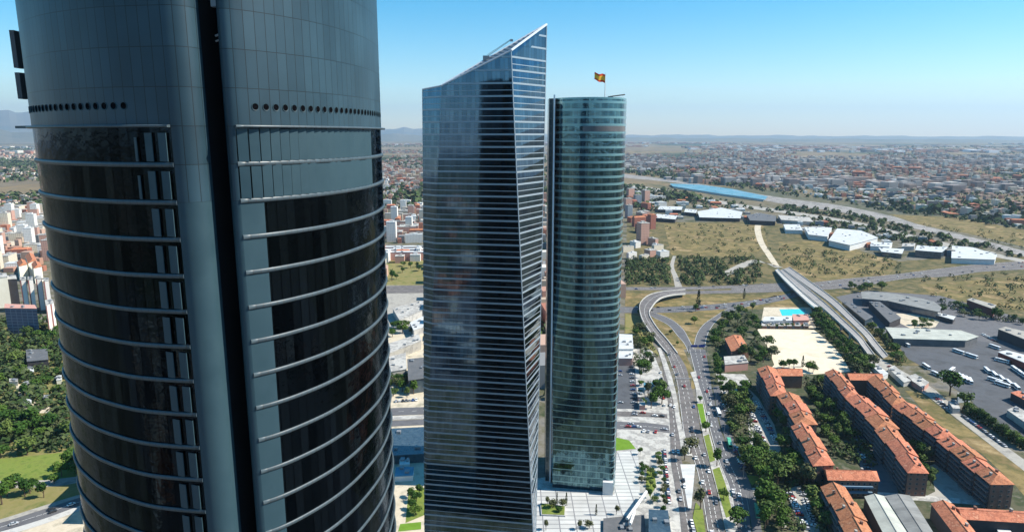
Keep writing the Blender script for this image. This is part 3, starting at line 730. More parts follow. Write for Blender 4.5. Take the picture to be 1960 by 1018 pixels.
# ------------------------------------------------------------------ roads
ribbon('road', [(-60, 1012, -60, 1030), (0, 1000, 0, 1017), (80, 975, 84, 992), (155, 951, 160, 965), (260, 920, 270, 932)], M['asphalt'], 0.16, mark=[(0.5, 3)])
ribbon('pavement', [(-60, 1005, -60, 1012), (0, 993, 0, 1000), (80, 968, 80, 975), (155, 945, 155, 951), (260, 915, 260, 920)], M['pavement'], 0.2)
ribbon('pavement', [(-60, 1030, -60, 1040), (0, 1017, 0, 1027), (84, 992, 87, 1001), (160, 965, 163, 973), (270, 932, 272, 940)], M['concrete'], 0.2)
A_ = [(1277, 677, 1298, 677), (1286, 702, 1313, 702), (1295, 728, 1320, 728), (1302, 779, 1333, 779), (1309, 830, 1342, 830), (1320, 860, 1350, 860), (1333, 895, 1359, 895), (1343, 940, 1371, 940), (1350, 985, 1380, 985), (1358, 1035, 1392, 1035)]
ribbon('avenue', A_, M['asphalt_warm'], 0.18, mark=[(0.03, 0), (0.35, 3), (0.66, 3)])
ribbon('flyover', [(1312, 554, 1312, 562, 5), (1290, 556, 1288, 564, 7), (1262, 559, 1268, 569, 8), (1240, 566, 1256, 577, 8), (1226, 579, 1247, 589, 8), (1224, 594, 1243, 598, 8), (1229, 612, 1247, 610, 7), (1240, 630, 1260, 630, 4), (1256, 652, 1279, 652, 1.6), (1277, 677, 1298, 677, 0.19)], M['asphalt_warm'], 8, thick=1.4, avoid=False, mark=[(0.5, 4)])
AVOID.append([at(*p) for p in [(1318, 548), (1225, 560), (1210, 590), (1225, 640), (1270, 690), (1305, 690), (1262, 620), (1258, 590), (1318, 572)]])
ribbon('road', [(1180, 549, 1180, 555), (1300, 549, 1300, 555), (1400, 546, 1400, 552), (1520, 540, 1520, 546)], M['asphalt_warm'], 0.14, mark=[(0.5, 0)])
ribbon('road', [(1300, 557, 1300, 563), (1400, 555, 1400, 561), (1480, 552, 1480, 559), (1530, 547, 1532, 554)], M['asphalt_warm'], 0.15)
ribbon('road', [(1150, 586, 1150, 598), (1250, 588, 1250, 599), (1320, 585, 1320, 596), (1400, 579, 1400, 590), (1470, 570, 1472, 580), (1530, 557, 1534, 566)], M['asphalt'], 0.16, mark=[(0.33, 5), (0.66, 5)])
ribbon('slip_road', [(1246, 596, 1240, 602), (1264, 602, 1256, 610), (1287, 612, 1280, 623), (1308, 630, 1297, 643), (1320, 651, 1310, 658), (1328, 668, 1318, 676)], M['asphalt'], 0.19, mark=[(0.04, 0), (0.96, 0)])
ribbon('slip_road', [(1430, 577, 1440, 584), (1392, 591, 1402, 595), (1369, 605, 1376, 610), (1347, 620, 1361, 628), (1334, 638, 1353, 646), (1328, 660, 1350, 666)], M['asphalt'], 0.20, mark=[(0.04, 0), (0.96, 0)])
B_ = [(1319, 668, 1350, 668), (1327, 700, 1356, 700), (1338, 740, 1362, 740), (1347, 767, 1368, 767), (1357, 814, 1377, 814), (1376, 882, 1400, 875), (1395, 931, 1420, 915), (1405, 975, 1431, 966), (1412, 1035, 1440, 1035)]
ribbon('avenue', B_, M['asphalt'], 0.17, mark=[(0.03, 0), (0.36, 3), (0.68, 3)])
ribbon('side_lane', [(1364, 740, 1378, 738), (1370, 770, 1384, 768), (1379, 812, 1394, 812), (1392, 850, 1408, 850), (1404, 885, 1420, 885), (1422, 925, 1436, 925), (1434, 975, 1450, 975), (1442, 1035, 1462, 1035)], M['asphalt'], 0.14)
ribbon('feeder_road', [(1262, 668, 1270, 668), (1268, 700, 1278, 700), (1274, 740, 1286, 740), (1280, 779, 1294, 779), (1283, 830, 1300, 830), (1284, 880, 1304, 875), (1292, 930, 1314, 920), (1300, 975, 1322, 965), (1306, 1035, 1336, 1035)], M['asphalt_warm'], 0.17, mark=[(0.5, 4)])
ribbon('pavement', [(1258, 665, 1264, 665), (1266, 690, 1276, 692), (1278, 730, 1289, 732), (1287, 760, 1296, 762), (1293, 800, 1302, 800), (1300, 835, 1312, 838), (1304, 870, 1326, 872)], M['plaza_plain'], 0.30)
sheet('underpass_ramp', [(1302, 888), (1331, 888), (1323, 972), (1317, 972)], 0.32, M['white_roof'], True)
ribbon('pavement', [(1321, 712, 1332, 710), (1331, 740, 1339, 740), (1335, 779, 1346, 767), (1345, 830, 1355, 814), (1352, 860, 1363, 845), (1361, 895, 1376, 885), (1373, 940, 1395, 931), (1382, 985, 1405, 975), (1394, 1035, 1411, 1035)], M['plaza_plain'], 0.31)
for q in ([(1334, 772), (1345, 772), (1353, 815), (1345, 820)], [(1347, 834), (1357, 830), (1369, 880), (1359, 884)], [(1364, 898), (1377, 893), (1390, 930), (1403, 985), (1390, 990), (1376, 945)]):
    sheet('median_lawn', q, 0.40, M['bright_lawn' if q[0][1] == 772 else 'lawn'])
sheet('verge', [(1332, 960), (1345, 975), (1352, 1030), (1338, 1030), (1326, 990)], 0.38, M['lawn'], True)
ribbon('street', [(1150, 786, 1150, 796), (1230, 788, 1230, 797), (1276, 792, 1278, 800)], M['asphalt_warm'], 0.15)
ribbon('street', [(1150, 806, 1150, 820), (1230, 808, 1230, 822), (1280, 814, 1282, 828)], M['asphalt'], 0.15, mark=[(0.5, 3)])
# railway style flyovers heading away on the right
M['deck'] = mat('pale deck asphalt', (0.23, 0.22, 0.215), 0.9, var=[(0.28, 0.27, 0.26), (0.20, 0.195, 0.19)], scale=0.1, detail=7)
ribbon('flyover', [(1483, 517, 1489, 514, 3), (1503, 539, 1511, 536, 7), (1540, 574, 1548, 570, 8), (1561, 591, 1570, 587, 8)], M['concrete'], 8, thick=1.2, avoid=False)
ribbon('flyover', [(1489, 519, 1498, 515, 3), (1515, 541, 1525, 536, 7), (1568, 584, 1578, 579, 8), (1604, 616, 1613, 611, 8), (1637, 647, 1646, 642, 7), (1650, 664, 1659, 659, 3), (1668, 688, 1677, 683, 0.2)], M['deck'], 8, thick=1.2, avoid=False)
ribbon('flyover', [(1500, 515, 1510, 511, 3), (1531, 538, 1542, 533, 7), (1585, 577, 1596, 572, 8), (1620, 609, 1630, 604, 8), (1652, 640, 1662, 635, 7), (1668, 660, 1678, 655, 3), (1690, 686, 1700, 681, 0.2)], M['deck'], 8, thick=1.2, avoid=False)
AVOID.append([at(*p) for p in [(1478, 510), (1515, 506), (1620, 580), (1720, 690), (1655, 695), (1560, 600)]])
ribbon('motorway', [(1400, 552, 1400, 560), (1480, 548, 1480, 557), (1560, 540, 1560, 555), (1621, 533, 1640, 549), (1703, 526, 1735, 533), (1799, 514, 1815, 529), (1870, 506, 1880, 520), (1975, 498, 1975, 515)], M['asphalt_warm'], 0.21, mark=[(0.05, 0), (0.5, 0), (0.95, 0)])
ribbon('motorway', [(1380, 522, 1390, 530), (1440, 497, 1450, 503), (1484, 512, 1500, 512)], M['pavement'], 0.2)
ribbon('railway', [(1150, 328, 1150, 337), (1300, 346, 1300, 351), (1480, 376, 1480, 387), (1600, 392, 1600, 405), (1700, 412, 1700, 424), (1760, 430, 1765, 441), (1860, 454, 1860, 464), (1975, 484, 1975, 495)], mat('rail ballast', (0.19, 0.17, 0.16), .95, var=[(0.30, 0.28, 0.26), (0.15, 0.14, 0.13), (0.36, 0.34, 0.31)], scale=0.02, detail=8), 0.25, mark=[(0.15, 0), (0.3, 0), (0.45, 0), (0.6, 0), (0.8, 0)])
ribbon('road', [(1197, 352, 1197, 360), (1290, 366, 1290, 372), (1400, 388, 1400, 394), (1500, 402, 1500, 408), (1640, 425, 1640, 431), (1800, 462, 1800, 470), (1975, 500, 1975, 506)], M['pavement'], 0.24)
ribbon('path', [(1480, 509, 1492, 509), (1466, 488, 1478, 488), (1450, 462, 1462, 462), (1444, 436, 1456, 436), (1450, 424, 1462, 424)], M['sandyard'], 0.2)
ribbon('path', [(1288, 490, 1294, 490), (1282, 510, 1290, 510), (1288, 530, 1298, 530), (1292, 549, 1306, 549)], M['pavement'], 0.2)
ribbon('road', [(700, 548, 700, 562), (825, 545, 825, 560)], M['asphalt_warm'], 0.2)
ribbon('road', [(700, 782, 700, 797), (825, 778, 825, 792)], M['asphalt'], 0.2, mark=[(0.5, 4)])
ribbon('pavement', [(700, 798, 700, 806), (825, 793, 825, 800)], M['plaza_plain'], 0.3)
ribbon('road', [(700, 807, 700, 818), (825, 801, 825, 812)], M['asphalt'], 0.2)

# flyover supports
def pier(px, py, w_, z):
    x, y = at(px, py, z); mb = MB(); mb.box(0, 0, 0, 1.6, w_, z - 1.5); mb.box(0, 0, z - 2.2, 2.0, w_ * 1.5, 0.9, 0)
    o = mb.build('pier', M['concrete'], None, (x, y, 0)); return o
for (px, py, z) in [(1250, 572, 8), (1236, 586, 8), (1236, 602, 7.6), (1248, 620, 5.4)]: reg(pier(px, py, 5, z), 'grey concrete pier', 'under the curved flyover', 'pier')
for k in range(7):
    f = k / 6; reg(pier(1528 + f * 100, 540 + f * 96, 3, 7), 'grey concrete pier', 'under the straight twin flyover', 'pier')

# ------------------------------------------------------------------ apartment rows
WIN = None
def win_mesh():
    global WIN
    if WIN is None:
        mb = MB(); mb.box(0, 0, 0, 1.5, 0.10, 1.5, 0, 0); mb.face([(-.62, -.055, .12), (.62, -.055, .12), (.62, -.055, 1.38), (-.62, -.055, 1.38)], 1)
        o = mb.build('window', [M['frame'], M['pane']]); WIN = o.data; bpy.data.objects.remove(o)
    return WIN
def put_windows(root, a, b, wall_h, floors, per, z0=1.2, out=0.03, balcony=0):
    """windows of wall a-b (outside on the right-hand side going a to b), local coordinates"""
    dx, dy = b[0] - a[0], b[1] - a[1]; L = math.hypot(dx, dy); n = (dy / L, -dx / L); rot = math.atan2(dy, dx)
    for f in range(floors):
        for k in range(per):
            t = (k + .5) / per; o = bpy.data.objects.new('window', win_mesh()); C.objects.link(o); o.parent = root
            o.location = (a[0] + dx * t + n[0] * out, a[1] + dy * t + n[1] * out, z0 + f * wall_h / floors); o.rotation_euler = (0, 0, rot)
        if balcony:
            mb = MB(); mb.box(0, 0, 0, L * 0.86, 1.2, 0.9); o = mb.build('balcony', M['balcony'], root, (a[0] + dx / 2 + n[0] * .6, a[1] + dy / 2 + n[1] * .6, z0 + f * wall_h / floors - 1.0)); o.rotation_euler = (0, 0, rot)
def gable(mb, q, h, rise, over=0.7, hip0=0, hip1=0):
    """q: four eave corners TL,TR,BR,BL (ridge runs T to B); hips pull the ridge ends in"""
    q = [Vector((*p, h)) for p in q]; c = sum(q, Vector()) / 4
    e = []
    for p in q:
        d = (p - c); d.z = 0; e.append(p + d.normalized() * over + Vector((0, 0, .02)))
    r0 = (e[0] + e[1]) / 2; r1 = (e[3] + e[2]) / 2; v = r1 - r0
    r0, r1 = r0 + v.normalized() * hip0, r1 - v.normalized() * hip1
    r0.z = r1.z = h + rise
    fs = [[e[0], e[3], r1, r0], [e[2], e[1], r0, r1], [e[1], e[0], r0], [e[3], e[2], r1]]
    for f in fs:
        nrm = (f[1] - f[0]).cross(f[2] - f[0])
        if nrm.z < 0 or (abs(nrm.z) < 1e-6): f = f[::-1] if nrm.z < 0 else f
        mb.face(f, 0)
    mb.face([p - Vector((0, 0, .03)) for p in (e[0], e[1], e[2], e[3])])
    # ridge cap
    mb.tube(r0 + Vector((0, 0, .05)), r1 + Vector((0, 0, .05)), .22, 5)
def house(q, h, label, place, name='apartment_building', wall='slate_wall', endwall='brick_wall', rise=3.2, floors=5, hip0=0, hip1=0, windows=True, balcony=True, per=5, end=False, roof='tiles', cat='building', extras=True, seed=0):
    """q world eave corners TL,TR,BR,BL"""
    if area(q) < 0: pass
    c = cen(q); l = [(x - c[0], y - c[1]) for x, y in q]
    T = thing(name, label, cat, (*c, 0)); r = random.Random(seed)
    mb = MB(); p = l if area(l) > 0 else l[::-1]; n = len(p)
    for k in range(n):
        a, b = p[k], p[(k + 1) % n]; facing = (b[1] - a[1], -(b[0] - a[0])); L = math.hypot(*facing)
        mb.face([(*a, 0), (*b, 0), (*b, h), (*a, h)], 1 if -facing[1] / L > .75 else 0, [(0, 0), (L, 0), (L, h), (0, h)])  # camera-facing ends lighter brown, other sides with shade put into their colour
    mb.face([(*k, h) for k in p], 0)
    mb.build('wall', [M[wall], M[endwall]], T)
    rm = MB(); gable(rm, l, h, rise, 0.7, hip0, hip1); ro = rm.build('roof', M[roof], T)
    if extras:
        for k in range(2):
            t = r.uniform(.2, .8); s_ = r.choice((.3, .7)); a = [l[0][i] + (l[3][i] - l[0][i]) * t for i in (0, 1)]; b = [l[1][i] + (l[2][i] - l[1][i]) * t for i in (0, 1)]
            x, y = a[0] + (b[0] - a[0]) * s_, a[1] + (b[1] - a[1]) * s_
            cm = MB(); cm.box(0, 0, 0, 0.9, 1.5, 2.2, 0, 0); cm.box(0, 0, 2.2, 1.2, 1.8, .2, 0, 0)
            cm.build('chimney', M['brick_wall'] if k else M['pavement'], ro, (x, y, h + rise * .35))
    if windows:
        put_windows(T, l[0], l[3], h, floors, per, balcony=balcony)      # left-hand (west) side
        if end: put_windows(T, l[3], l[2], h, floors, 3)
    AVOID.append([(x, y) for x, y in q]); reg(T, label, place, cat)
    return T
def row_of(Lpx, Rpx, n, h, label, place, jog=0.7, end_last=True, **kw):
    """one straight row of n joined blocks between two roof edges given at eave height"""
    La, Lb = at(*Lpx[0], h), at(*Lpx[1], h); Ra, Rb = at(*Rpx[0], h), at(*Rpx[1], h)
    for k in range(n):
        t0, t1 = k / n, (k + 1) / n; j = jog * (k % 2) - jog / 2
        def pt(a, b, t): return (a[0] + (b[0] - a[0]) * t, a[1] + (b[1] - a[1]) * t)
        q = [pt(La, Lb, t0), pt(Ra, Rb, t0), pt(Ra, Rb, t1), pt(La, Lb, t1)]
        q = [(x + j, y) for x, y in q]
        # open a hair-line between neighbours so no two walls share a plane
        q = [(q[0][0], q[0][1] - .06), (q[1][0], q[1][1] - .06), (q[2][0], q[2][1] + .06), (q[3][0], q[3][1] + .06)]
        last = k == n - 1
        house(q, h + (.5 if k % 2 else 0), label, place, end=last and end_last, hip1=6 if (last and end_last) else 0, seed=hash(place) % 97 * 0 + k + int(Lpx[0][0]), **kw)
D1 = 'red-roofed apartment block'
row_of([(1451, 706), (1476, 757)], [(1486, 706), (1508, 757)], 3, 15, D1, 'in the far section of the leftmost apartment row')
row_of([(1489, 757), (1524, 812)], [(1529, 757), (1565, 812)], 3, 15.3, D1, 'in the middle section of the leftmost apartment row')
row_of([(1516, 816), (1558, 891)], [(1552, 816), (1597, 889)], 3, 14.6, D1, 'in the near section of the leftmost apartment row')
row_of([(1580, 713), (1618, 760)], [(1610, 713), (1648, 760)], 3, 15, D1, 'in the far section of the middle apartment row')
row_of([(1620, 762), (1678, 820)], [(1662, 762), (1722, 820)], 3, 15.4, D1, 'in the middle section of the middle apartment row')
row_of([(1676, 823), (1739, 904)], [(1718, 823), (1778, 905)], 3, 15, D1, 'in the near section of the middle apartment row')
row_of([(1662, 727), (1708, 775)], [(1690, 722), (1738, 772)], 3, 15, D1, 'in the far section of the rightmost apartment row')
row_of([(1710, 777), (1792, 840)], [(1752, 775), (1830, 840)], 4, 15.4, D1, 'in the middle section of the rightmost apartment row')
row_of([(1795, 843), (1895, 928)], [(1842, 843), (1939, 928)], 4, 15, D1, 'in the near section of the rightmost apartment row')
row_of([(1573, 932), (1628, 1035)], [(1618, 932), (1680, 1035)], 3, 12, D1, 'in the short red-roofed row at the bottom edge', floors=4, end_last=False)
def crosshouse(TL, TR, BR, BL, h, label, place, **kw):
    q = [at(*BL, h), at(*TL, h), at(*TR, h), at(*BR, h)]     # ridge runs left to right
    return house(q, h, label, place, **kw)
crosshouse((1484, 706), (1532, 706), (1536, 719), (1492, 719), 11, 'low red-roofed cross wing', 'joining the far end of the leftmost apartment row', windows=False, floors=3)
crosshouse((1618, 716), (1684, 717), (1690, 728), (1628, 727), 13, 'red-roofed cross wing', 'joining the far ends of the two right apartment rows', windows=False)
cw = crosshouse((1577, 898), (1676, 901), (1682, 920), (1586, 918), 11, 'small red hipped-roof block with a blue balcony front', 'crossing below the leftmost apartment row', windows=False, hip1=4)
q_ = [at(*p, 11) for p in [(1586, 918), (1682, 920)]]; c_ = cw.location
put_windows(cw, (q_[0][0] - c_.x, q_[0][1] - c_.y), (q_[1][0] - c_.x, q_[1][1] - c_.y), 10.5, 3, 9)
for f in range(2):
    mb = MB(); a, b = q_; mb.box(0, 0, 0, math.dist(a, b) * .7, 1.2, 1.1); o = mb.build('balcony', mat('pale blue balcony', (0.16, 0.24, 0.32), .8), cw, ((a[0] + b[0]) / 2 - c_.x + 1, (a[1] + b[1]) / 2 - c_.y - .7, 3.2 + f * 3.5)); o.rotation_euler = (0, 0, math.atan2(b[1] - a[1], b[0] - a[0]))
# L-shaped orange-roofed block and the two grey sheds, bottom right
house([at(*p, 9) for p in [(1783, 964), (1826, 966), (1878, 1032), (1836, 1034)]], 9, 'bright orange tiled wing running down the picture', 'of the bottom right L-shaped block', windows=False, rise=2.6, endwall='slate_wall', name='school_wing')
crosshouse((1830, 970), (1975, 979), (1980, 1001), (1844, 993), 9, 'bright orange tiled wing running across the picture', 'of the bottom right L-shaped block', windows=False, rise=2.2, name='school_wing', endwall='slate_wall')
def shed(name, pxs, h, roof, wall, label, cat='warehouse', ridge=None, rise=0.0):
    p = [at(*k, h) for k in pxs]; c = cen(p); l = [(x - c[0], y - c[1]) for x, y in p]
    T = thing(name, label, cat, (*c, 0)); mb = MB(); mb.prism(l, 0, h - .02, 0); mb.build('wall', M[wall], T)
    rm = MB()
    if rise and len(l) == 4: gable(rm, l, h, rise, .4)
    else:
        m_ = cen(l); rm.prism([((x - m_[0]) * 1.03 + m_[0], (y - m_[1]) * 1.03 + m_[1]) for x, y in l], h, h + .45)
    ro = rm.build('roof', M[roof], T); AVOID.append(p)
    rr = random.Random(int(pxs[0][0])); n_ = 0
    for _ in range(40):
        if n_ >= min(6, 1 + abs(area(p)) / 400) or rise: break
        x, y = rr.uniform(min(k[0] for k in l), max(k[0] for k in l)), rr.uniform(min(k[1] for k in l), max(k[1] for k in l))
        if inside((x, y), [(a * .85, b * .85) for a, b in l]):
            k = MB(); k.box(0, 0, 0, rr.uniform(1.5, 3), rr.uniform(1.5, 4), 1.2); k.build('roof_unit', M['metal_grey'], ro, (x, y, h + .45)); n_ += 1
    return T
s1 = shed('workshop', [(1655, 950), (1692, 949), (1745, 1032), (1698, 1034)], 8, 'pale_roof', 'brick_wall', 'long pale greenish workshop roof beside the bottom apartment row', rise=1.6)
s2 = shed('workshop', [(1695, 949), (1742, 948), (1795, 1032), (1750, 1034)], 8.5, 'grey_roof', 'concrete', 'weathered grey workshop roof with a pale right edge, beside the pale greenish one', rise=1.2)
for T_, side in ((s1, 1),): pass
shed('storage_shed', [(1903, 1003), (1924, 1002), (1946, 1034), (1920, 1036)], 4, 'white_roof', 'white', 'small white flat shed in the courtyard of the orange L-shaped block')

# ------------------------------------------------------------------ depot and warehouses
cn = shed('bus_canopy', [(1697, 627), (1838, 633), (1871, 644), (1848, 652), (1712, 648)], 7, 'pale_roof', 'dark_roof', 'long pale canopy roof along the top of the bus yard', 'canopy')
shed('curved_hall', [(1650, 559), (1700, 561), (1745, 568), (1785, 577), (1800, 588), (1795, 597), (1745, 586), (1700, 576), (1652, 572)], 9, 'grey_roof', 'glass_dark', 'long grey curved hall with a rounded end beyond the bus yard')
shed('glass_hall', [(1612, 578), (1626, 577), (1670, 606), (1656, 613)], 7, 'dark_roof', 'glass_dark', 'narrow dark hall beside the straight flyover, ending in a white porch')
shed('grey_hall', [(1664, 578), (1684, 578), (1724, 608), (1703, 617)], 8, 'dark_roof', 'slate_wall', 'wide dark grey hall between the narrow hall and the sandy yard')
shed('white_shed', [(1764, 595), (1772, 594), (1828, 606), (1824, 612)], 5, 'white_roof', 'slate_wall', 'long white roofed shed behind the sandy yard', 'shed')
shed('red_building', [(1851, 574), (1860, 571), (1906, 584), (1902, 592)], 10, 'pavement', 'red_wall', 'dark red walled block with pale roof at the right', 'building')
shed('grey_building', [(1911, 630), (1925, 626), (1975, 638), (1975, 655)], 10, 'pavement', 'slate_wall', 'pale roofed grey block at the right edge above the bus yard', 'building')
shed('yard_canopy', [(1911, 674), (1928, 671), (1978, 684), (1975, 700)], 6, 'white_roof', 'red_wall', 'white canopy roof with red fascia at the right edge of the bus yard', 'canopy')
shed('brown_shed', [(1935, 752), (1950, 748), (1985, 760), (1985, 778)], 6, 'tiles', 'slate_wall', 'small red-brown roofed shed at the right edge', 'shed')
shed('pale_shed', [(1928, 785), (1945, 778), (1985, 800), (1985, 825)], 5, 'plaza_plain', 'concrete', 'pale flat-roofed shed at the right edge below the bus yard', 'shed')
shed('pale_hut', [(1833, 752), (1856, 752), (1858, 760), (1834, 762)], 4, 'white_roof', 'white', 'small white hut by the big tree at the bottom of the bus yard', 'hut')
shed('gate_house', [(1815, 768), (1830, 766), (1838, 782), (1824, 782)], 4, 'plaza_plain', 'concrete', 'pale gatehouse on the grey side road below the big tree', 'hut')
shed('white_hut', [(1668, 700), (1678, 697), (1700, 715), (1690, 720)], 4, 'white_roof', 'white', 'white flat hut at the near end of the straight flyover', 'hut')
shed('white_hut', [(1700, 705), (1712, 700), (1745, 728), (1730, 732)], 4, 'plaza_plain', 'concrete', 'pale flat hut in front of the near end of the flyover', 'hut')
shed('pink_hut', [(1735, 722), (1752, 716), (1778, 732), (1765, 742)], 4, 'plaza_plain', 'pink_wall', 'pink-walled flat hut beside the bus yard entrance', 'hut')
W = 'white_roof'
shed('warehouse', [(1587, 460), (1603, 438), (1648, 442), (1680, 455), (1627, 469)], 11, W, 'white', 'largest white warehouse roof, beyond the straw field')
shed('warehouse', [(1540, 435), (1592, 436), (1584, 453), (1548, 449)], 10, W, 'white', 'white warehouse touching the left end of the largest one')
shed('warehouse', [(1668, 463), (1708, 465), (1702, 473), (1666, 471)], 8, W, 'white', 'small white warehouse right of the largest one')
shed('warehouse', [(1682, 474), (1730, 477), (1726, 486), (1688, 482)], 8, W, 'glass_dark', 'low white warehouse with dark front in the middle of the warehouse row')
shed('warehouse', [(1756, 470), (1813, 474), (1802, 483), (1752, 479)], 12, W, 'glass_dark', 'white topped warehouse with a tall dark glazed front')
shed('warehouse', [(1823, 471), (1862, 474), (1907, 488), (1904, 497), (1822, 494)], 9, W, 'white', 'rightmost white warehouse of the row')
shed('warehouse', [(1728, 466), (1752, 466), (1750, 472), (1726, 472)], 8, 'plaza_plain', 'concrete', 'beige flat warehouse between two white warehouses')
shed('station_hall', [(1284, 352), (1340, 354), (1400, 362), (1466, 376), (1461, 382), (1380, 371), (1290, 357)], 6, 'blue_roof', 'white', 'very long bright blue roofed hall along the railway', 'hall')
for i, q in enumerate([[(1262, 395), (1306, 396), (1304, 402), (1260, 401)], [(1258, 410), (1296, 413), (1292, 420), (1254, 417)], [(1336, 405), (1380, 398), (1420, 406), (1416, 418), (1340, 416)], [(1312, 400), (1334, 402), (1332, 408), (1310, 406)]]):
    shed('warehouse', q, 9, W, 'slate_wall', ['far left white roof of the low industrial strip', 'near left white roof of the low industrial strip', 'widest pale roof of the low industrial strip', 'small white roof in the middle of the low industrial strip'][i])
shed('warehouse', [(1430, 412), (1455, 408), (1485, 414), (1484, 424), (1436, 422)], 10, 'dark_roof', 'slate_wall', 'dark roofed shed ending the low industrial strip')
shed('warehouse', [(1490, 412), (1548, 416), (1556, 425), (1496, 421)], 8, 'plaza_plain', 'concrete', 'pale flat warehouse right of the dark roofed shed')
shed('warehouse', [(1500, 430), (1530, 430), (1536, 441), (1504, 440)], 8, W, 'white', 'white roof standing left of the warehouse row by the path')
# pool pavilions, school
shed('pool_house', [(1463, 607), (1514, 606), (1516, 614), (1460, 615)], 4, 'white_roof', 'white', 'white flat roof between the turquoise pool and the sand court', 'pavilion')
shed('changing_block', [(1517, 602), (1546, 602), (1548, 613), (1519, 614)], 5, 'pink_wall', 'pink_wall', 'pink changing block at the near side of the turquoise pool', 'pavilion')
for i in range(6): 
    x = 1458 + i * 16
    T = shed('court_pavilion', [(x, 618), (x + 9, 618), (x + 10, 624), (x, 624)], 3.2, 'plaza_plain', 'brick_wall', 'x', 'pavilion'); reg(T, 'small pale pavilion', 'in the line along the top of the sand court', 'pavilion')
house([at(*p, 9) for p in [(1388, 648), (1418, 642), (1434, 668), (1400, 672)]], 9, 'pinkish red tiled villa roof', 'among the trees left of the sand court', windows=False, rise=2.4, name='school_building')
shed('school_annexe', [(1386, 683), (1424, 680), (1432, 694), (1388, 698)], 7, 'plaza_plain', 'pink_wall', 'pink-walled annexe in front of the pinkish red villa', 'building')
shed('white_building', [(1184, 640), (1210, 641), (1212, 668), (1184, 668)], 9, 'white_roof', 'white', 'white block beside the foot of the teal tower, farther half', 'building')
shed('white_building', [(1184, 672), (1211, 672), (1210, 686), (1184, 686)], 7, 'white_roof', 'pink_wall', 'low white block beside the foot of the teal tower, nearer half', 'building')
for i, (x, y) in enumerate([(1221, 750), (1224, 766)]):
    shed('kiosk', [(x, y), (x + 10, y), (x + 11, y + 10), (x, y + 10)], 3.5, 'plaza_plain', 'pink_wall', ['farther', 'nearer'][i] + ' pale pink kiosk beside the car park right of the teal tower', 'kiosk')
shed('turquoise_pavilion', [(1232, 733), (1252, 732), (1254, 744), (1234, 746)], 4, 'blue_roof', 'white', 'pale turquoise pavilion among trees left of the avenue', 'pavilion')
shed('glass_lobby', [(1242, 976), (1278, 978), (1286, 1035), (1242, 1035)], 5, 'glass_dark', 'concrete', 'low grey glass roofed lobby at the bottom of the plaza', 'building')
shed('sunken_hall', [(1156, 993), (1232, 986), (1236, 1035), (1156, 1035)], 1.2, 'dark_roof', 'slate_wall', 'black roofed hall set into the white plaza', 'building')
# diagonal white beams over the black roof
for i, (a, b) in enumerate([((1237, 940), (1200, 992)), ((1214, 978), (1206, 1002))]):
    p, q = at(*a, 5), at(*b, 5); T = thing('stair_canopy', ['long', 'short'][i] + ' white slanting beam over the black roofed hall', 'canopy', (*p, 0)); mb = MB(); mb.tube((0, 0, 5), (q[0] - p[0], q[1] - p[1], 5), .9, 6); mb.build('beam', M['white'], T)
    for t in (.1, .9):
        m2 = MB(); m2.tube(((q[0] - p[0]) * t, (q[1] - p[1]) * t, .1), ((q[0] - p[0]) * t, (q[1] - p[1]) * t, 5), .25, 6); m2.build('post', M['white'], T)
# buildings in the gap
shed('office_block', [(738, 660), (800, 640), (806, 652), (745, 676)], 9, 'plaza_plain', 'pavement', 'long pale block, farther one, between the first two towers', 'building')
shed('office_block', [(742, 684), (776, 676), (778, 706), (744, 712)], 12, 'plaza_plain', 'pavement', 'pale block with rows of windows, nearer one, between the first two towers', 'building')
shed('dark_block', [(780, 688), (822, 684), (822, 722), (782, 728)], 12, 'dark_roof', 'glass_dark', 'dark glass block behind the left edge of the faceted tower', 'building')
shed('glass_hall', [(740, 822), (815, 818), (815, 868), (744, 872)], 6, 'glass_dark', 'glass_dark', 'dark blue glass roofed hall in the gap beside the rounded tower', 'hall')
shed('blue_pavilion', [(758, 895), (792, 894), (790, 910), (756, 912)], 3.5, 'blue_roof', 'white', 'bright blue roofed pavilion on the pale plaza in the gap', 'pavilion')
shed('white_kiosk', [(765, 880), (784, 880), (784, 889), (765, 890)], 4, W, 'white', 'white kiosk behind the blue pavilion', 'kiosk')
for i in range(3): shed('long_block', [(733, 471 + i * 5), (818, 470 + i * 5), (818, 472.5 + i * 5), (733, 473.5 + i * 5)], 14, W, 'pink_wall', ['farthest', 'middle', 'nearest'][i] + ' of the three long white roofed terraces in the gap', 'building')
shed('beige_block', [(752, 590), (815, 575), (818, 590), (765, 612)], 8, 'plaza_plain', 'concrete', 'beige flat block below the grey road in the gap', 'building')
shed('beige_block', [(785, 618), (822, 600), (822, 622), (792, 632)], 8, W, 'concrete', 'white angular block below the beige one in the gap', 'building')
# left edge
M['strip_wall'] = grid_mat('white and pink striped walls', (0.72, 0.68, 0.62), (0.66, 0.62, 0.58), (0.22, 0.09, 0.08), 7.0, 60.0, 1.3, 0.85)
M['blue_wall'] = grid_mat('blue glazed wall', (0.03, 0.06, 0.12), (0.05, 0.09, 0.15), (0.16, 0.20, 0.26), 6.0, 3.2, 0.35, 0.25, spec=0.6)
M['cream_wall'] = mat('cream slab wall', (0.66, 0.62, 0.50), .85, var=[(0.7, 0.66, 0.55)], scale=.1)
shed('slab_tower', [(-12, 524), (12, 523), (14, 530), (-10, 532)], 38, 'plaza_plain', 'cream_wall', 'tall blank cream slab tower at the far left edge', 'building')
shed('slab_tower', [(14, 528), (30, 527), (32, 534), (15, 535)], 34, 'plaza_plain', 'slate_wall', 'shaded dark slab tower right of the cream one at the left edge', 'building')
shed('glazed_block', [(10, 582), (66, 584), (70, 591), (9, 590)], 30, 'pink_wall', 'blue_wall', 'wide dark blue glazed block with pink roof above the park', 'building')
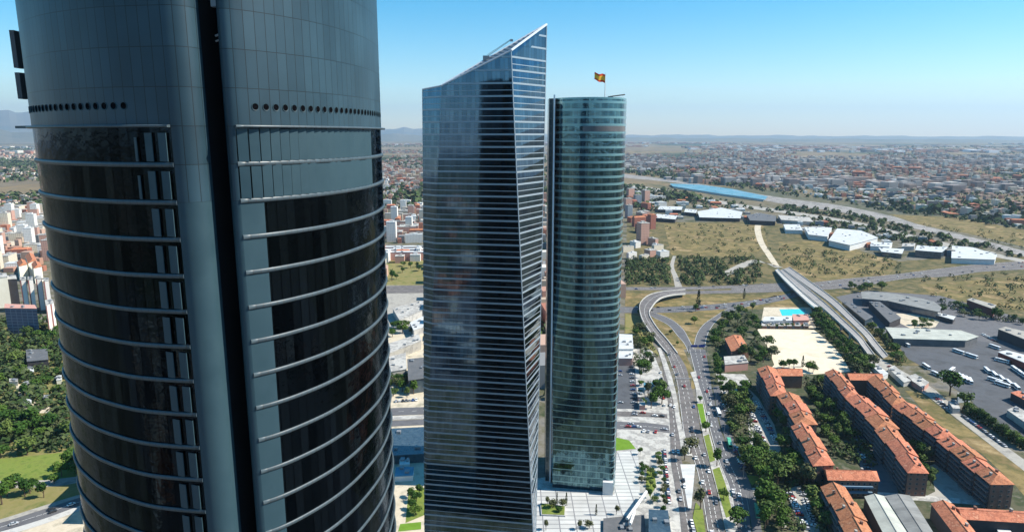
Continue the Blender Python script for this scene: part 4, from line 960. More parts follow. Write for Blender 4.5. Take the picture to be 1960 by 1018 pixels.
for i, (x, y, wd) in enumerate([(38, 530, 11), (53, 530, 9), (68, 528, 11), (83, 532, 9)]):
    T = shed('apartment_tower', [(x, y), (x + wd, y), (x + wd + 1, y + 5), (x, y + 6)], 40, 'plaza_plain', 'strip_wall', 'x', 'building'); reg(T, 'white and pink striped apartment tower', 'right of the cream slab above the park', 'building')
shed('apartment_tower', [(86, 575), (99, 572), (103, 580), (88, 585)], 34, 'plaza_plain', 'strip_wall', 'white and red striped tower beside the rounded tower edge, above the park', 'building')
for i, q in enumerate([[(32, 502), (48, 498), (52, 506), (36, 510)], [(48, 490), (64, 486), (70, 498), (54, 504)], [(60, 505), (76, 502), (80, 510), (64, 514)]]):
    house([at(*k, 22) for k in q], 22, 'orange roofed block', 'in the close group at the left edge', windows=False, extras=False, wall='cream_wall', endwall='cream_wall', rise=4)
shed('park_building', [(50, 670), (90, 668), (92, 688), (52, 692)], 8, 'dark_roof', 'slate_wall', 'dark flat roofed building among the park trees', 'building')
for i, q in enumerate([[(44, 762), (60, 762), (60, 774), (44, 776)], [(84, 756), (92, 756), (92, 764), (84, 764)], [(46, 704), (64, 703), (65, 712), (47, 713)], [(18, 725), (34, 725), (34, 731), (18, 731)], [(108, 720), (118, 718), (118, 727), (108, 728)], [(44, 732), (58, 728), (60, 738), (46, 742)]]):
    shed('park_hut', q, 3.5, 'plaza_plain' if i % 2 else 'white_roof', 'cream_wall', ['largest round-cornered cream hut beside the path', 'small cream hut right of the largest one', 'yellowish hut below the dark flat roof', 'white hut near the left edge', 'white hut near the rounded tower edge', 'white hut above the path'][i] + ' in the park', 'hut')

# gantries
def gantry(a, b, z, sign, label):
    p, q = at(*a), at(*b); T = thing('sign_gantry', label, 'gantry', (*p, 0)); d = (q[0] - p[0], q[1] - p[1])
    for t in (0, 1):
        m_ = MB(); m_.tube((d[0] * t, d[1] * t, 0), (d[0] * t, d[1] * t, z + 1), .3, 6); m_.build('post', M['metal_grey'], T)
    m_ = MB(); m_.tube((0, 0, z + .6), (*d, z + .6), .4, 6); m_.build('beam', M['metal_grey'], T)
    L = math.hypot(*d); r_ = math.atan2(d[1], d[0])
    if sign:
        for t in (.3, .72):
            m_ = MB(); m_.box(d[0] * t, d[1] * t - .3, z - .7, L * .36, .2, 2.4, r_); m_.build('sign_panel', M['blue_sign'], T)
gantry((1318, 674), (1352, 674), 6, True, 'road gantry with two blue panels where the slip roads merge')
gantry((1292, 738), (1322, 738), 6, False, 'plain grey gantry over the left carriageway of the avenue')

# ------------------------------------------------------------------ vehicles
CARM = {}
def car_mesh(col):
    if col in CARM: return CARM[col]
    mb = MB()
    sec = [(-2.15, .45, .82, .8), (-2.1, .4, .95, .86), (-1.3, .35, 1.0, .9), (-.8, .35, 1.0, .9), (1.0, .35, 1.0, .9), (1.6, .38, .95, .88), (2.15, .45, .7, .78)]
    def ring(x, z0, z1, w_): return [(x, -w_, z0), (x, w_, z0), (x, w_, z1), (x, -w_, z1)]
    vs = []; 
    for s in sec: vs += ring(*s[:1], s[1], s[2], s[3])
    fs = []
    for i in range(len(sec) - 1):
        for k in range(4): fs.append((4 * i + k, 4 * i + (k + 1) % 4, 4 * i + 4 + (k + 1) % 4, 4 * i + 4 + k))
    fs += [(3, 2, 1, 0), (24, 25, 26, 27)]
    mb.mesh_faces(vs, fs, 0)
    cab = [(-1.75, .8, .98), (-1.2, .72, 1.45), (.35, .70, 1.47), (1.05, .8, .98)]
    vs = [];
    for x, w_, z in cab: vs += [(x, -w_, z), (x, w_, z)]
    mb.mesh_faces(vs, [(2, 4, 5, 3)], 0); mb.mesh_faces(vs, [(0, 2, 3, 1), (4, 6, 7, 5), (0, 6, 4, 2), (1, 3, 5, 7)], 1)
    for x in (-1.35, 1.35):
        for s_ in (-1, 1): mb.tube((x, s_ * .72, .33), (x, s_ * .92, .33), .33, 8, 2)
    o = mb.build('car', [M['paint_' + col], M['pane'], M['tyre']]); CARM[col] = o.data; bpy.data.objects.remove(o); return CARM[col]
rc = random.Random(21)
COLS = ['white'] * 8 + ['silver'] * 6 + ['black'] * 3 + ['grey'] * 3 + ['red'] * 2 + ['blue'] * 2
CARS = []
def car(x, y, rot, place, z=0.2, col=None):
    col = col or rc.choice(COLS)
    if any((x - a) ** 2 + (y - b) ** 2 < 4 for a, b in CARS): return
    CARS.append((x, y))
    o = bpy.data.objects.new('car', car_mesh(col)); C.objects.link(o); o.location = (x, y, z); o.rotation_euler = (0, 0, rot)
    reg(o, col + ' car', place, 'car')
def cars_on(rows, z, lanes, n, place, flip=False, prob_gap=0):
    L_ = cr([(*at(r[0], r[1], z), z) for r in rows], 10); R_ = cr([(*at(r[2], r[3], z), z) for r in rows], 10)
    for _ in range(n):
        i = rc.randrange(1, len(L_) - 1); f = rc.choice(lanes); f2 = rc.random()
        a = [L_[i][k] + (R_[i][k] - L_[i][k]) * f for k in (0, 1)]; b = [L_[i + 1][k] + (R_[i + 1][k] - L_[i + 1][k]) * f for k in (0, 1)]
        x, y = a[0] + (b[0] - a[0]) * f2, a[1] + (b[1] - a[1]) * f2
        if y < 325: continue
        car(x, y, math.atan2(b[1] - a[1], b[0] - a[0]) + (math.pi if flip else 0), place, z + .02)
cars_on(A_, 0.19, (.17, .5, .84), 17, 'on the left carriageway of the avenue')
cars_on(B_, 0.18, (.17, .52, .85), 15, 'on the right carriageway of the avenue')
cars_on([(1277, 740, 1286, 740), (1280, 779, 1294, 779), (1283, 830, 1300, 830), (1284, 880, 1304, 875), (1292, 930, 1314, 920), (1300, 975, 1322, 965), (1306, 1020, 1336, 1020)], .18, (.25, .75), 12, 'on the feeder road left of the avenue')
cars_on([(1150, 588, 1150, 596), (1320, 587, 1320, 594), (1400, 581, 1400, 588), (1470, 572, 1472, 578), (1530, 559, 1534, 564)], .17, (.1, .5, .9), 46, 'on the busy cross road by the junction')
cars_on([(1200, 550, 1200, 554), (1300, 550, 1300, 554), (1500, 542, 1500, 545)], .16, (.2, .8), 10, 'on the far cross road')
cars_on([(1560, 542, 1560, 553), (1621, 536, 1640, 546), (1703, 527, 1735, 532), (1799, 516, 1815, 527), (1960, 500, 1960, 513)], .22, (.2, .4, .6, .8), 26, 'on the motorway at the right')
cars_on([(1180, 787, 1180, 795), (1230, 788, 1230, 797), (1272, 792, 1274, 800)], .17, (.3, .7), 5, 'on the short street right of the teal tower')
cars_on([(1180, 808, 1180, 820), (1230, 810, 1230, 822), (1276, 815, 1278, 826)], .17, (.25, .7), 7, 'on the short street right of the teal tower')
cars_on([(0, 1002, 0, 1015), (80, 977, 84, 990), (140, 956, 142, 968)], .18, (.3, .7), 4, 'on the diagonal road below the park')
cars_on([(1484, 516, 1498, 513), (1546, 560, 1557, 556), (1634, 646, 1647, 640)], 8, (.3, .7), 0, 'on the flyover')
def park(a, b, n, rot_off, place, fill=.85, z=.14):
    p, q = at(*a), at(*b); base = math.atan2(q[1] - p[1], q[0] - p[0])
    for k in range(n):
        if rc.random() > fill: continue
        t = (k + .5) / n; car(p[0] + (q[0] - p[0]) * t, p[1] + (q[1] - p[1]) * t, base + rot_off + rc.choice((0, math.pi)) + rc.uniform(-.03, .03), place, z)
park((1437, 790), (1470, 868), 22, R(80), 'parked left in the car park beside the leftmost apartment row')
park((1447, 770), (1488, 850), 22, R(80), 'parked right in the car park beside the leftmost apartment row')
park((1509, 940), (1545, 1015), 18, R(80), 'in the small car park at the bottom')
park((1535, 938), (1562, 1015), 16, R(80), 'in the small car park at the bottom')
park((1383, 760), (1400, 815), 14, R(70), 'nose-in beside the right carriageway')
park((1406, 855), (1424, 900), 12, R(70), 'nose-in beside the right carriageway')
park((1842, 796), (1925, 856), 17, 0, 'parked along the side road by the hedge', 1)
park((1858, 820), (1945, 884), 0, 0, 'parked along the side road by the hedge')
park((1612, 772), (1648, 835), 12, R(85), 'between the leftmost and middle apartment rows')
park((1640, 830), (1668, 915), 14, R(85), 'between the leftmost and middle apartment rows')
park((1186, 700), (1188, 776), 9, R(90), 'in the car park right of the teal tower', .7)
park((1208, 700), (1214, 776), 10, R(90), 'in the car park right of the teal tower', .7)
park((1272, 862), (1282, 975), 24, R(8), 'parked at the kerb between the white plaza and the feeder road', .9)
park((1230, 826), (1262, 828), 7, R(80), 'beside the lawn at the top of the white plaza', .8)
park((1264, 706), (1272, 780), 12, R(5), 'parked along the feeder road under the trees', .8)
park((1700, 700), (1740, 735), 6, R(60), 'beside the bus yard entrance')
park((1790, 760), (1815, 785), 6, R(60), 'on the side road below the bus yard')
park((1640, 568), (1700, 566), 10, R(80), 'beside the curved hall')
park((1880, 640), (1908, 655), 7, R(60), 'beside the grey block right of the bus yard')
park((742, 770), (800, 766), 9, R(85), 'behind the road in the gap')
def bus_meshes(col):
    b = MB(); b.box(0, 0, .35, 12, 2.5, 2.65); b.box(0, 0, 3.0, 11.4, 2.2, .15); b.box(-3, 0, 3.1, 2.4, 1.6, .25)
    g = MB()
    for s_ in (-1, 1):
        q = [(-5.6, s_ * 1.27, 1.5), (5.6, s_ * 1.27, 1.5), (5.6, s_ * 1.27, 2.6), (-5.6, s_ * 1.27, 2.6)]; g.face(q if s_ < 0 else q[::-1])
    for s_ in (-1, 1):
        q = [(s_ * 6.02, -1.1, 1.3), (s_ * 6.02, 1.1, 1.3), (s_ * 6.02, 1.1, 2.7), (s_ * 6.02, -1.1, 2.7)]; g.face(q if s_ > 0 else q[::-1])
    w_ = []
    for x in (-3.8, 3.6):
        for s_ in (-1, 1):
            t = MB(); t.tube((x, s_ * .95, .48), (x, s_ * 1.29, .48), .48, 10); w_.append(t)
    return b, g, w_
BUS = {}
def bus(x, y, rot, place, col='white', desc=None, z=.12):
    if col not in BUS:
        b, g, w_ = bus_meshes(col); T = thing('bus', '', 'bus'); b.build('body', M['paint_' + col], T); g.build('window_strip', M['pane'], T)
        for t in w_: t.build('wheel', M['tyre'], T)
        BUS[col] = T
    else:
        T0 = BUS[col]; T = T0.copy(); C.objects.link(T)
        for ch in T0.children:
            c = ch.copy(); C.objects.link(c); c.parent = T
    T.location = (x, y, z); T.rotation_euler = (0, 0, rot); reg(T, (desc or col) + ' bus', place, 'bus')
def bus_px(a, b, place, **kw):
    p, q = at(*a), at(*b); bus((p[0] + q[0]) / 2, (p[1] + q[1]) / 2, math.atan2(q[1] - p[1], q[0] - p[0]), place, **kw)
bus_px((1824, 672), (1845, 679), 'parked end to end in the middle of the bus yard'); bus_px((1848, 680), (1870, 687), 'parked end to end in the middle of the bus yard')
for k in range(5):
    a = (1882 + k * 14, 705 + k * 8); bus_px(a, (a[0] + 14, a[1] + 13), 'in the long slanting row on the right of the bus yard')
for k in range(2): a = (1896 + k * 14, 728 + k * 8); bus_px(a, (a[0] + 16, a[1] + 5), 'low in the bus yard below the slanting row')
for k in range(3): a = (1934 + k * 10, 703 + k * 7); bus_px(a, (a[0] + 16, a[1] + 12), 'at the right edge of the bus yard')
for k in range(4): a = (1832 + k * 7, 716 + k * 3); bus_px(a, (a[0] + 8, a[1] + 14), 'side by side by the big tree in the bus yard')
bus_px((1762, 697), (1783, 711), 'at the left edge of the bus yard'); bus_px((1786, 716), (1800, 722), 'at the left edge of the bus yard')
bus_px((1815, 716), (1828, 706), 'angled beside the four parked ones'); bus_px((1899, 665), (1908, 668), 'alone at the top of the bus yard')
bus_px((1724, 655), (1745, 668), 'along the canopy end of the bus yard'); bus_px((1906, 690), (1930, 696), 'under the red-edged canopy')
bus_px((1392, 838), (1400, 866), 'parked beside the right carriageway', col='green', desc='pale green'); bus_px((1447, 968), (1452, 996), 'stopped at the kerb near the bottom', col='green', desc='pale green')
bus_px((1372, 785), (1378, 800), 'waiting beside the right carriageway')
#@@PART3@@
# ------------------------------------------------------------------ trees
def crown_mesh(kind, seed, nq, R_, Hh, zc, flat=0.85):
    r = random.Random(seed); mb = MB()
    lobes = []
    for _ in range(7 if kind != 'cyp' else 1):
        a = r.uniform(0, 6.28); d = R_ * r.uniform(.15, .55) if kind != 'cyp' else 0
        lobes.append((d * math.cos(a), d * math.sin(a), zc + Hh * r.uniform(-.28, .34) if kind != 'cyp' else zc, r.uniform(.45, .7)))
    for i in range(nq):
        lx, ly, lz, ls = r.choice(lobes)
        v = Vector((r.gauss(0, 1), r.gauss(0, 1), r.gauss(0, 1))).normalized() * (r.random() ** .33)
        if kind == 'cyp':
            t = r.random(); z = zc - Hh + 2 * Hh * t; rr = R_ * (1 - t) ** .7 * (t + .15) ** .2 * math.sqrt(r.uniform(.4, 1)); a = r.uniform(0, 6.28); p = Vector((rr * math.cos(a), rr * math.sin(a), z))
        else: p = Vector((lx + v.x * R_ * ls, ly + v.y * R_ * ls, lz + v.z * Hh * ls * flat))
        s = r.uniform(.3, .7) * (R_ / 4) ** .3
        n = (v + Vector((r.gauss(0, .5), r.gauss(0, .5), r.gauss(0.3, .5)))).normalized(); a = n.orthogonal().normalized(); b = n.cross(a)
        ang = r.uniform(0, 6.28); a, b = a * math.cos(ang) + b * math.sin(ang), b * math.cos(ang) - a * math.sin(ang)
        mb.face([p - a * s, p - b * s * .8, p + a * s, p + b * s * .8])
    return mb
def trunk_mesh(seed, h, r0):
    r = random.Random(seed); mb = MB(); mb.tube((0, 0, 0), (r.uniform(-.2, .2), r.uniform(-.2, .2), h * .5), r0, 7, 0, r0 * .7)
    for k in range(5):
        a = k * 1.26 + r.uniform(-.3, .3); mb.tube((0, 0, h * .42), (1.6 * math.cos(a), 1.6 * math.sin(a), h * .8), r0 * .5, 5, 0, r0 * .15)
    return mb
TP = {}
for kind, m_, n_, q_ in (('round', 'leaf', 6, 620), ('pale', 'leaf_light', 3, 520), ('olive', 'leaf_olive', 3, 460), ('cyp', 'leaf_cyp', 1, 260)):
    TP[kind] = []
    for i in range(n_):
        Rr_, Hh_, zc_ = ((4.2, 3.6, 6.2), (3.3, 4.4, 6.8), (4.9, 3.0, 5.8), (3.7, 4.0, 6.4), (4.5, 3.9, 6.0), (3.0, 3.4, 5.4))[i % 6] if kind != 'cyp' else (1.5, 5.5, 6.0)
        c_ = crown_mesh(kind, 10 * i + len(kind), q_, Rr_, Hh_, zc_).build('crown', M[m_]); t_ = trunk_mesh(i, 7.0, .28).build('trunk', M['bark'])
        TP[kind].append((c_.data, t_.data)); bpy.data.objects.remove(c_); bpy.data.objects.remove(t_)
rt_ = random.Random(5)
DESC = {'round': 'dark green tree', 'pale': 'light green tree', 'olive': 'olive tree', 'cyp': 'narrow cypress'}
def tree(x, y, s, kind, place, z=0.0):
    c_, t_ = rt_.choice(TP[kind])
    T = bpy.data.objects.new('cypress_tree' if kind == 'cyp' else 'tree', None); C.objects.link(T); T.location = (x, y, z); T.rotation_euler = (0, 0, rt_.uniform(0, 6.28))
    s *= 1.25; k = s * rt_.uniform(.85, 1.2); T.scale = (k, k, s * rt_.uniform(.8, 1.1))
    for nm, me in (('crown', c_), ('trunk', t_)):
        o = bpy.data.objects.new(nm, me); C.objects.link(o); o.parent = T
    reg(T, DESC[kind], place, 'tree')
def grove(pxs, n, place, size=1.0, mix=('round',) * 5 + ('pale',) * 2 + ('olive',), mind=5.5, seed=1, avoid=True):
    for x, y in scatter(pxs, n, mind, True, seed, avoid): tree(x, y, size * rt_.uniform(.75, 1.2), rt_.choice(mix), place)
def tline(a, b, n, place, size=1.0, mix=('round',), jit=1.0):
    p, q = at(*a), at(*b)
    for k in range(n):
        t = (k + .5) / n; tree(p[0] + (q[0] - p[0]) * t + rt_.uniform(-jit, jit), p[1] + (q[1] - p[1]) * t + rt_.uniform(-jit, jit), size * rt_.uniform(.8, 1.15), rt_.choice(mix), place)
grove([(0, 640), (118, 640), (128, 770), (60, 800), (0, 800)], 20, 'in the upper part of the park', 1.1, seed=11, mind=8)
grove([(0, 800), (90, 812), (150, 805), (146, 868), (60, 876), (0, 884)], 16, 'in the dense belt above the park lawn', 1.2, seed=12, mind=6)
for px, py, s in ((4, 965, 1.3), (14, 950, 1.1), (48, 950, 1.0), (58, 944, .9), (84, 952, .9), (24, 934, .8), (118, 912, 1.0), (132, 896, 1.1), (146, 905, .9), (104, 925, .7)):
    x, y = at(px, py); tree(x, y, s, 'round', 'on the dry lawn above the diagonal road')
grove([(1210, 622), (1240, 640), (1256, 682), (1240, 715), (1216, 712), (1212, 660)], 12, 'between the white block and the curved flyover', 1.0, ('olive', 'round', 'round'), seed=21, mind=5, avoid=False)
grove([(1234, 748), (1272, 750), (1270, 786), (1238, 784)], 6, 'beside the turquoise pavilion', 1.1, ('olive', 'pale', 'round'), seed=22)
tline((1404, 603), (1362, 665), 9, 'in the row outside the right slip road', 1.0)
grove([(1380, 612), (1446, 592), (1455, 628), (1478, 690), (1470, 705), (1440, 702), (1382, 680), (1366, 690), (1360, 660)], 26, 'between the avenue and the sand court', 1.1, seed=23)
tline((1368, 690), (1384, 760), 7, 'along the edge of the right carriageway', .9)
grove([(1384, 758), (1432, 742), (1442, 800), (1436, 835), (1404, 832)], 15, 'between the right carriageway and the long car park', 1.1, seed=24, avoid=True)
grove([(1412, 845), (1440, 862), (1492, 905), (1500, 940), (1470, 940), (1425, 900)], 16, 'around the footpath fork', 1.25, ('round', 'pale', 'pale'), seed=25)
grove([(1500, 860), (1520, 855), (1575, 950), (1590, 1020), (1560, 990), (1520, 920)], 12, 'in front of the near end of the leftmost row', 1.0, seed=26)
grove([(1452, 956), (1484, 952), (1512, 1018), (1455, 1018)], 12, 'in the grove at the bottom beside the small car park', 1.1, seed=27)
tline((1482, 770), (1512, 850), 5, 'against the dark wall of the leftmost row', 1.0, ('round', 'pale'))
grove([(1540, 730), (1580, 728), (1618, 780), (1650, 835), (1600, 880), (1570, 820)], 18, 'in the court between the leftmost and middle rows', .9, seed=28)
grove([(1728, 812), (1752, 835), (1800, 925), (1780, 935), (1757, 880)], 9, 'in the court between the middle and right rows', .8, seed=29)
grove([(1640, 736), (1660, 740), (1700, 785), (1690, 790)], 6, 'in the far court between the middle and right rows', .8, seed=30)
tline((1562, 604), (1648, 700), 14, 'in the dense line along the straight flyover', 1.15)
tline((1552, 610), (1620, 690), 9, 'in the dense line along the straight flyover', 1.0)
grove([(1630, 690), (1662, 692), (1680, 716), (1634, 716)], 9, 'at the lower right corner of the sand court', 1.1, seed=31)
for px, py, k, s in ((1500, 706, 'round', .9), (1510, 704, 'round', .9), (1519, 705, 'round', .8), (1536, 702, 'cyp', .9), (1548, 710, 'round', .9), (1556, 713, 'pale', .8)):
    x, y = at(px, py); tree(x, y, s, k, 'at the lower left edge of the sand court')
grove([(1640, 610), (1668, 625), (1730, 690), (1718, 700), (1690, 672)], 12, 'between the straight flyover and the canopy', .9, seed=32)
for i in range(9):
    x, y = at(1466 + i * 10, 627); tree(x, y, .45, 'round', 'in the low row along the top of the sand court')
x, y = at(1818, 757); tree(x, y, 1.9, 'round', 'standing large at the bottom of the bus yard'); x, y = at(1845, 780); tree(x, y, 1.2, 'pale', 'beside the pale hut below the bus yard')
tline((1852, 786), (1965, 862), 18, 'in the clipped line above the side road', .72, ('round', 'pale'), .5)
grove([(1740, 622), (1790, 618), (1795, 630), (1745, 630)], 6, 'in the sandy yard behind the canopy', .7, seed=34, avoid=False)
grove([(1800, 575), (1860, 595), (1960, 615), (1960, 626), (1860, 612), (1800, 600)], 12, 'behind the bus yard near the red block', 1.0, seed=35)
grove([(1628, 545), (1700, 548), (1700, 556), (1640, 562), (1620, 556)], 10, 'below the motorway beside the straight flyover', 1.0, seed=36)
for px, py, k, s in ((1336, 592, 'cyp', 1.9), (1331, 596, 'round', .9), (1424, 572, 'cyp', 1.2), (1329, 620, 'round', .8), (1284, 640, 'round', .6), (1297, 661, 'round', .45), (1226, 604, 'round', .8)):
    x, y = at(px, py); tree(x, y, s, k, 'on the straw verges inside the road junction')
for px, py, s in ((1340, 770, .5), (1351, 826, .9), (1372, 892, .95), (1385, 955, .6), (1410, 1005, .9)):
    x, y = at(px, py); tree(x, y, s, 'round', 'on the grass strip between the two carriageways', .3)
for px, py, s in ((1322, 868, 1.1), (1340, 975, 1.2), (1310, 880, .9)):
    x, y = at(px, py); tree(x, y, s, 'olive', 'by the white ramp left of the avenue', .2)
for px, py, k in ((1048, 968, 'olive'), (1058, 975, 'olive'), (1066, 964, 'cyp'), (1078, 972, 'olive'), (1070, 982, 'round'), (1084, 962, 'cyp'), (1141, 985, 'cyp'), (1110, 1012, 'olive'), (1128, 1010, 'olive'), (1045, 1014, 'olive'), (1180, 984, 'olive')):
    x, y = at(px, py); tree(x, y, .5, k, 'in the planters of the white plaza', .13)
for i in range(9):
    x, y = at(1238 + (i % 3) * 7, 900 + i * 7.5); tree(x, y, .42, rt_.choice(('round', 'pale')), 'in the green strip right of the white plaza')
tline((1262, 868), (1276, 1005), 12, 'in the pavement row left of the feeder road', .42, ('round', 'olive'), 1.2)
tline((1222, 700), (1230, 784), 5, 'between the car park and the pink kiosks', .6, ('round',), 1)
grove([(1208, 870), (1236, 868), (1236, 900), (1228, 930)], 5, 'on the pale pavement right of the slabs', .4, seed=44)
grove([(742, 720), (780, 728), (800, 745), (800, 765), (745, 770)], 9, 'behind the double road in the gap', .9, seed=41)
grove([(752, 610), (775, 615), (790, 640), (750, 655)], 6, 'above the pale block in the gap', .9, seed=42)
grove([(745, 505), (810, 510), (810, 540), (745, 542)], 7, 'on the green strip above the grey road in the gap', 1.1, seed=43, mind=7)
for px, py in ((786, 952), (797, 960), (790, 975), (803, 945), (796, 985)):
    x, y = at(px, py); tree(x, y, .6, 'round', 'on the small lawn in the gap')

# planter box and plaza furniture
pl = [at(*p, 1.0) for p in [(1034, 962), (1083, 968), (1082, 986), (1036, 984)]]; c_ = cen(pl); T = thing('planter', 'large dark green planted box on the white plaza beside the teal tower', 'planter', (*c_, .12)); mb = MB(); mb.prism([(x - c_[0], y - c_[1]) for x, y in pl], 0, .9); mb.build('box', M['concrete'], T); mb = MB(); mb.prism([((x - c_[0]) * .92, (y - c_[1]) * .92) for x, y in pl], .9, 1.1); mb.build('planting', M['lawn'], T)

# ------------------------------------------------------------------ street lamps along the avenue
def lamp(x, y, rot, place):
    T = bpy.data.objects.new('street_lamp', None); C.objects.link(T); T.location = (x, y, .3); T.rotation_euler = (0, 0, rot)
    global LM
    if 'LM' not in globals():
        a = MB(); a.tube((0, 0, 0), (0, 0, 9.5), .12, 6, 0, .07); b = MB(); b.tube((0, 0, 9.4), (1.8, 0, 9.9), .06, 5); c = MB(); c.box(2.1, 0, 9.8, .8, .3, .15)
        LM = []
        for nm, m_ in (('pole', a), ('arm', b), ('lamp_head', c)):
            o = m_.build(nm, M['metal_grey']); LM.append((nm, o.data)); bpy.data.objects.remove(o)
    for nm, me in LM:
        o = bpy.data.objects.new(nm, me); C.objects.link(o); o.parent = T
    reg(T, 'grey street lamp', place, 'street lamp')
for rows, place, side in ((A_, 'along the left edge of the avenue', 0), (B_, 'along the right edge of the avenue', 1)):
    L_ = cr([(*at(r[2 * side], r[2 * side + 1]), 0) for r in rows], 6)
    acc = 0
    for a, b in zip(L_, L_[1:]):
        acc += math.dist(a, b)
        if acc > 27 and a[1] > 330: acc = 0; lamp(a[0] + (.8 if side else -.8), a[1], math.pi if side else 0, place)

# ------------------------------------------------------------------ city buildings, one by one up to about 4 km
def facade(name, wall, win, w_=3.0, h_=3.0, j=1.1, rough=.85): return grid_mat(name, win, tuple(c * 1.6 for c in win), wall, w_, h_, j, rough)
F_ = {'pink': facade('pink flats', (0.46, 0.27, 0.21), (0.10, 0.06, 0.05)), 'white': facade('white flats', (0.68, 0.65, 0.60), (0.12, 0.12, 0.12)), 'cream': facade('cream flats', (0.60, 0.53, 0.42), (0.12, 0.09, 0.07)),
      'brick': facade('brick flats', (0.30, 0.11, 0.075), (0.08, 0.05, 0.05)), 'grey': facade('grey offices', (0.26, 0.29, 0.32), (0.03, 0.05, 0.07), 4, 3.2, .8, .4), 'blue': facade('blue offices', (0.10, 0.16, 0.21), (0.03, 0.06, 0.09), 4, 3.2, .6, .3)}
RF = {'pink': 'plaza_plain', 'white': 'white_roof', 'cream': 'plaza_plain', 'brick': 'tiles', 'grey': 'pavement', 'blue': 'dark_roof'}
DN = {'pink': 'pink apartment block', 'white': 'white apartment block', 'cream': 'cream apartment block', 'brick': 'red brick block with tiled roof', 'grey': 'grey office block', 'blue': 'dark blue glass office block'}
PB = {}
def city_proto(kind, shape):
    if (kind, shape) in PB: return PB[(kind, shape)]
    sx, sy, h = {'slab': (34, 12, 20), 'tower': (17, 17, 38), 'block': (26, 22, 15), 'low': (46, 26, 8)}[shape]
    w_ = MB(); p = [(-sx / 2, -sy / 2), (sx / 2, -sy / 2), (sx / 2, sy / 2), (-sx / 2, sy / 2)]; w_.prism(p, 0, h)
    r_ = MB()
    if kind == 'brick': gable(r_, [(-sx / 2, sy / 2), (-sx / 2, -sy / 2), (sx / 2, -sy / 2), (sx / 2, sy / 2)], h, 3, .5, 3, 3)
    else:
        r_.prism([(x * 1.02, y * 1.02) for x, y in p], h + .01, h + .8); r_.box(sx * .1, 0, h + .8, sx * .25, sy * .4, 2.6)
    a, b = w_.build('wall', F_[kind]), r_.build('roof', M[RF[kind]])
    PB[(kind, shape)] = (a.data, b.data); bpy.data.objects.remove(a); bpy.data.objects.remove(b); return PB[(kind, shape)]
rb_ = random.Random(99)
def district(pxs, n, mind, place, kinds, shapes, rot, seed, hs=(.75, 1.25), size=1.0):
    for x, y in scatter(pxs, n, mind, True, seed):
        k, s = rb_.choice(kinds), rb_.choice(shapes); a, b = city_proto(k, s)
        T = bpy.data.objects.new({'slab': 'apartment_block', 'tower': 'tower_block', 'block': 'city_block', 'low': 'low_building'}[s], None); C.objects.link(T)
        T.location = (x, y, 0); T.rotation_euler = (0, 0, R(rot) + rb_.choice((0, R(90))) + rb_.uniform(-.08, .08)); T.scale = (size * rb_.uniform(.8, 1.3), size * rb_.uniform(.8, 1.2), rb_.uniform(*hs))
        for nm, me in (('wall', a), ('roof', b)):
            o = bpy.data.objects.new(nm, me); C.objects.link(o); o.parent = T
        reg(T, DN[k], place, 'building')
district([(-30, 412), (90, 412), (104, 520), (-30, 522)], 48, 27, 'in the crowded quarter at the left edge', ('white', 'white', 'white', 'pink', 'cream', 'cream', 'brick'), ('tower', 'tower', 'slab', 'block'), 15, 1, (.7, 1.05), .85)
district([(-30, 375), (80, 375), (90, 412), (-30, 412)], 14, 40, 'beyond the crowded quarter at the left edge', ('grey', 'cream', 'blue'), ('slab', 'block', 'low'), 15, 2, (.5, .8))
district([(735, 405), (812, 405), (812, 468), (735, 468)], 26, 27, 'in the gap between the first towers', ('white', 'pink', 'pink', 'cream', 'brick'), ('tower', 'slab', 'slab', 'block'), 5, 3, (.7, 1.05))
district([(735, 486), (812, 486), (812, 502), (735, 502)], 8, 24, 'just above the green strip in the gap', ('pink', 'brick', 'white'), ('slab', 'block'), 5, 4, (.7, .9), .7)
district([(735, 345), (812, 345), (812, 405), (735, 405)], 22, 42, 'far up in the gap', ('pink', 'brick', 'white', 'cream'), ('block', 'slab'), 5, 5, (.6, .9))
district([(1200, 384), (1238, 390), (1250, 440), (1252, 468), (1200, 470)], 16, 26, 'beside the right edge of the teal tower', ('pink', 'pink', 'brick', 'brick', 'grey'), ('tower', 'slab', 'block'), 20, 6, (.8, 1.1))
district([(1200, 472), (1262, 468), (1275, 492), (1240, 505), (1200, 500)], 9, 20, 'at the edge of the wood right of the teal tower', ('white', 'cream', 'pink'), ('block', 'slab'), 30, 7, (.5, .8), .6)
district([(1200, 364), (1280, 372), (1270, 394), (1240, 400), (1200, 384)], 14, 34, 'between the rail corridor and the pink quarter', ('white', 'white', 'cream', 'brick'), ('low', 'block'), 10, 8, (.6, 1))
district([(1300, 378), (1380, 388), (1480, 398), (1480, 408), (1300, 398)], 10, 50, 'below the blue roofed hall', ('white', 'cream', 'brick'), ('low',), -8, 18, (.6, 1), .7)
district([(1200, 310), (1420, 322), (1560, 345), (1560, 378), (1480, 366), (1300, 340), (1200, 322)], 72, 46, 'in the pink quarter beyond the railway', ('pink', 'pink', 'brick', 'white', 'cream'), ('slab', 'block', 'block'), -8, 9, (.7, 1.1), 1.0)
district([(1560, 348), (1800, 370), (1960, 400), (1960, 440), (1800, 412), (1640, 392), (1560, 380)], 64, 40, 'in the mixed quarter beyond the railway', ('grey', 'blue', 'brick', 'pink', 'white', 'cream', 'cream'), ('block', 'slab', 'low', 'block'), -14, 10, (.6, 1.1), 1.0)
district([(1560, 318), (1960, 330), (1960, 385), (1800, 365), (1560, 342)], 44, 85, 'far out beyond the mixed quarter', ('grey', 'pink', 'white', 'cream', 'pink', 'brick'), ('block', 'slab', 'low'), -14, 13, (.7, 1.3), 1.5)

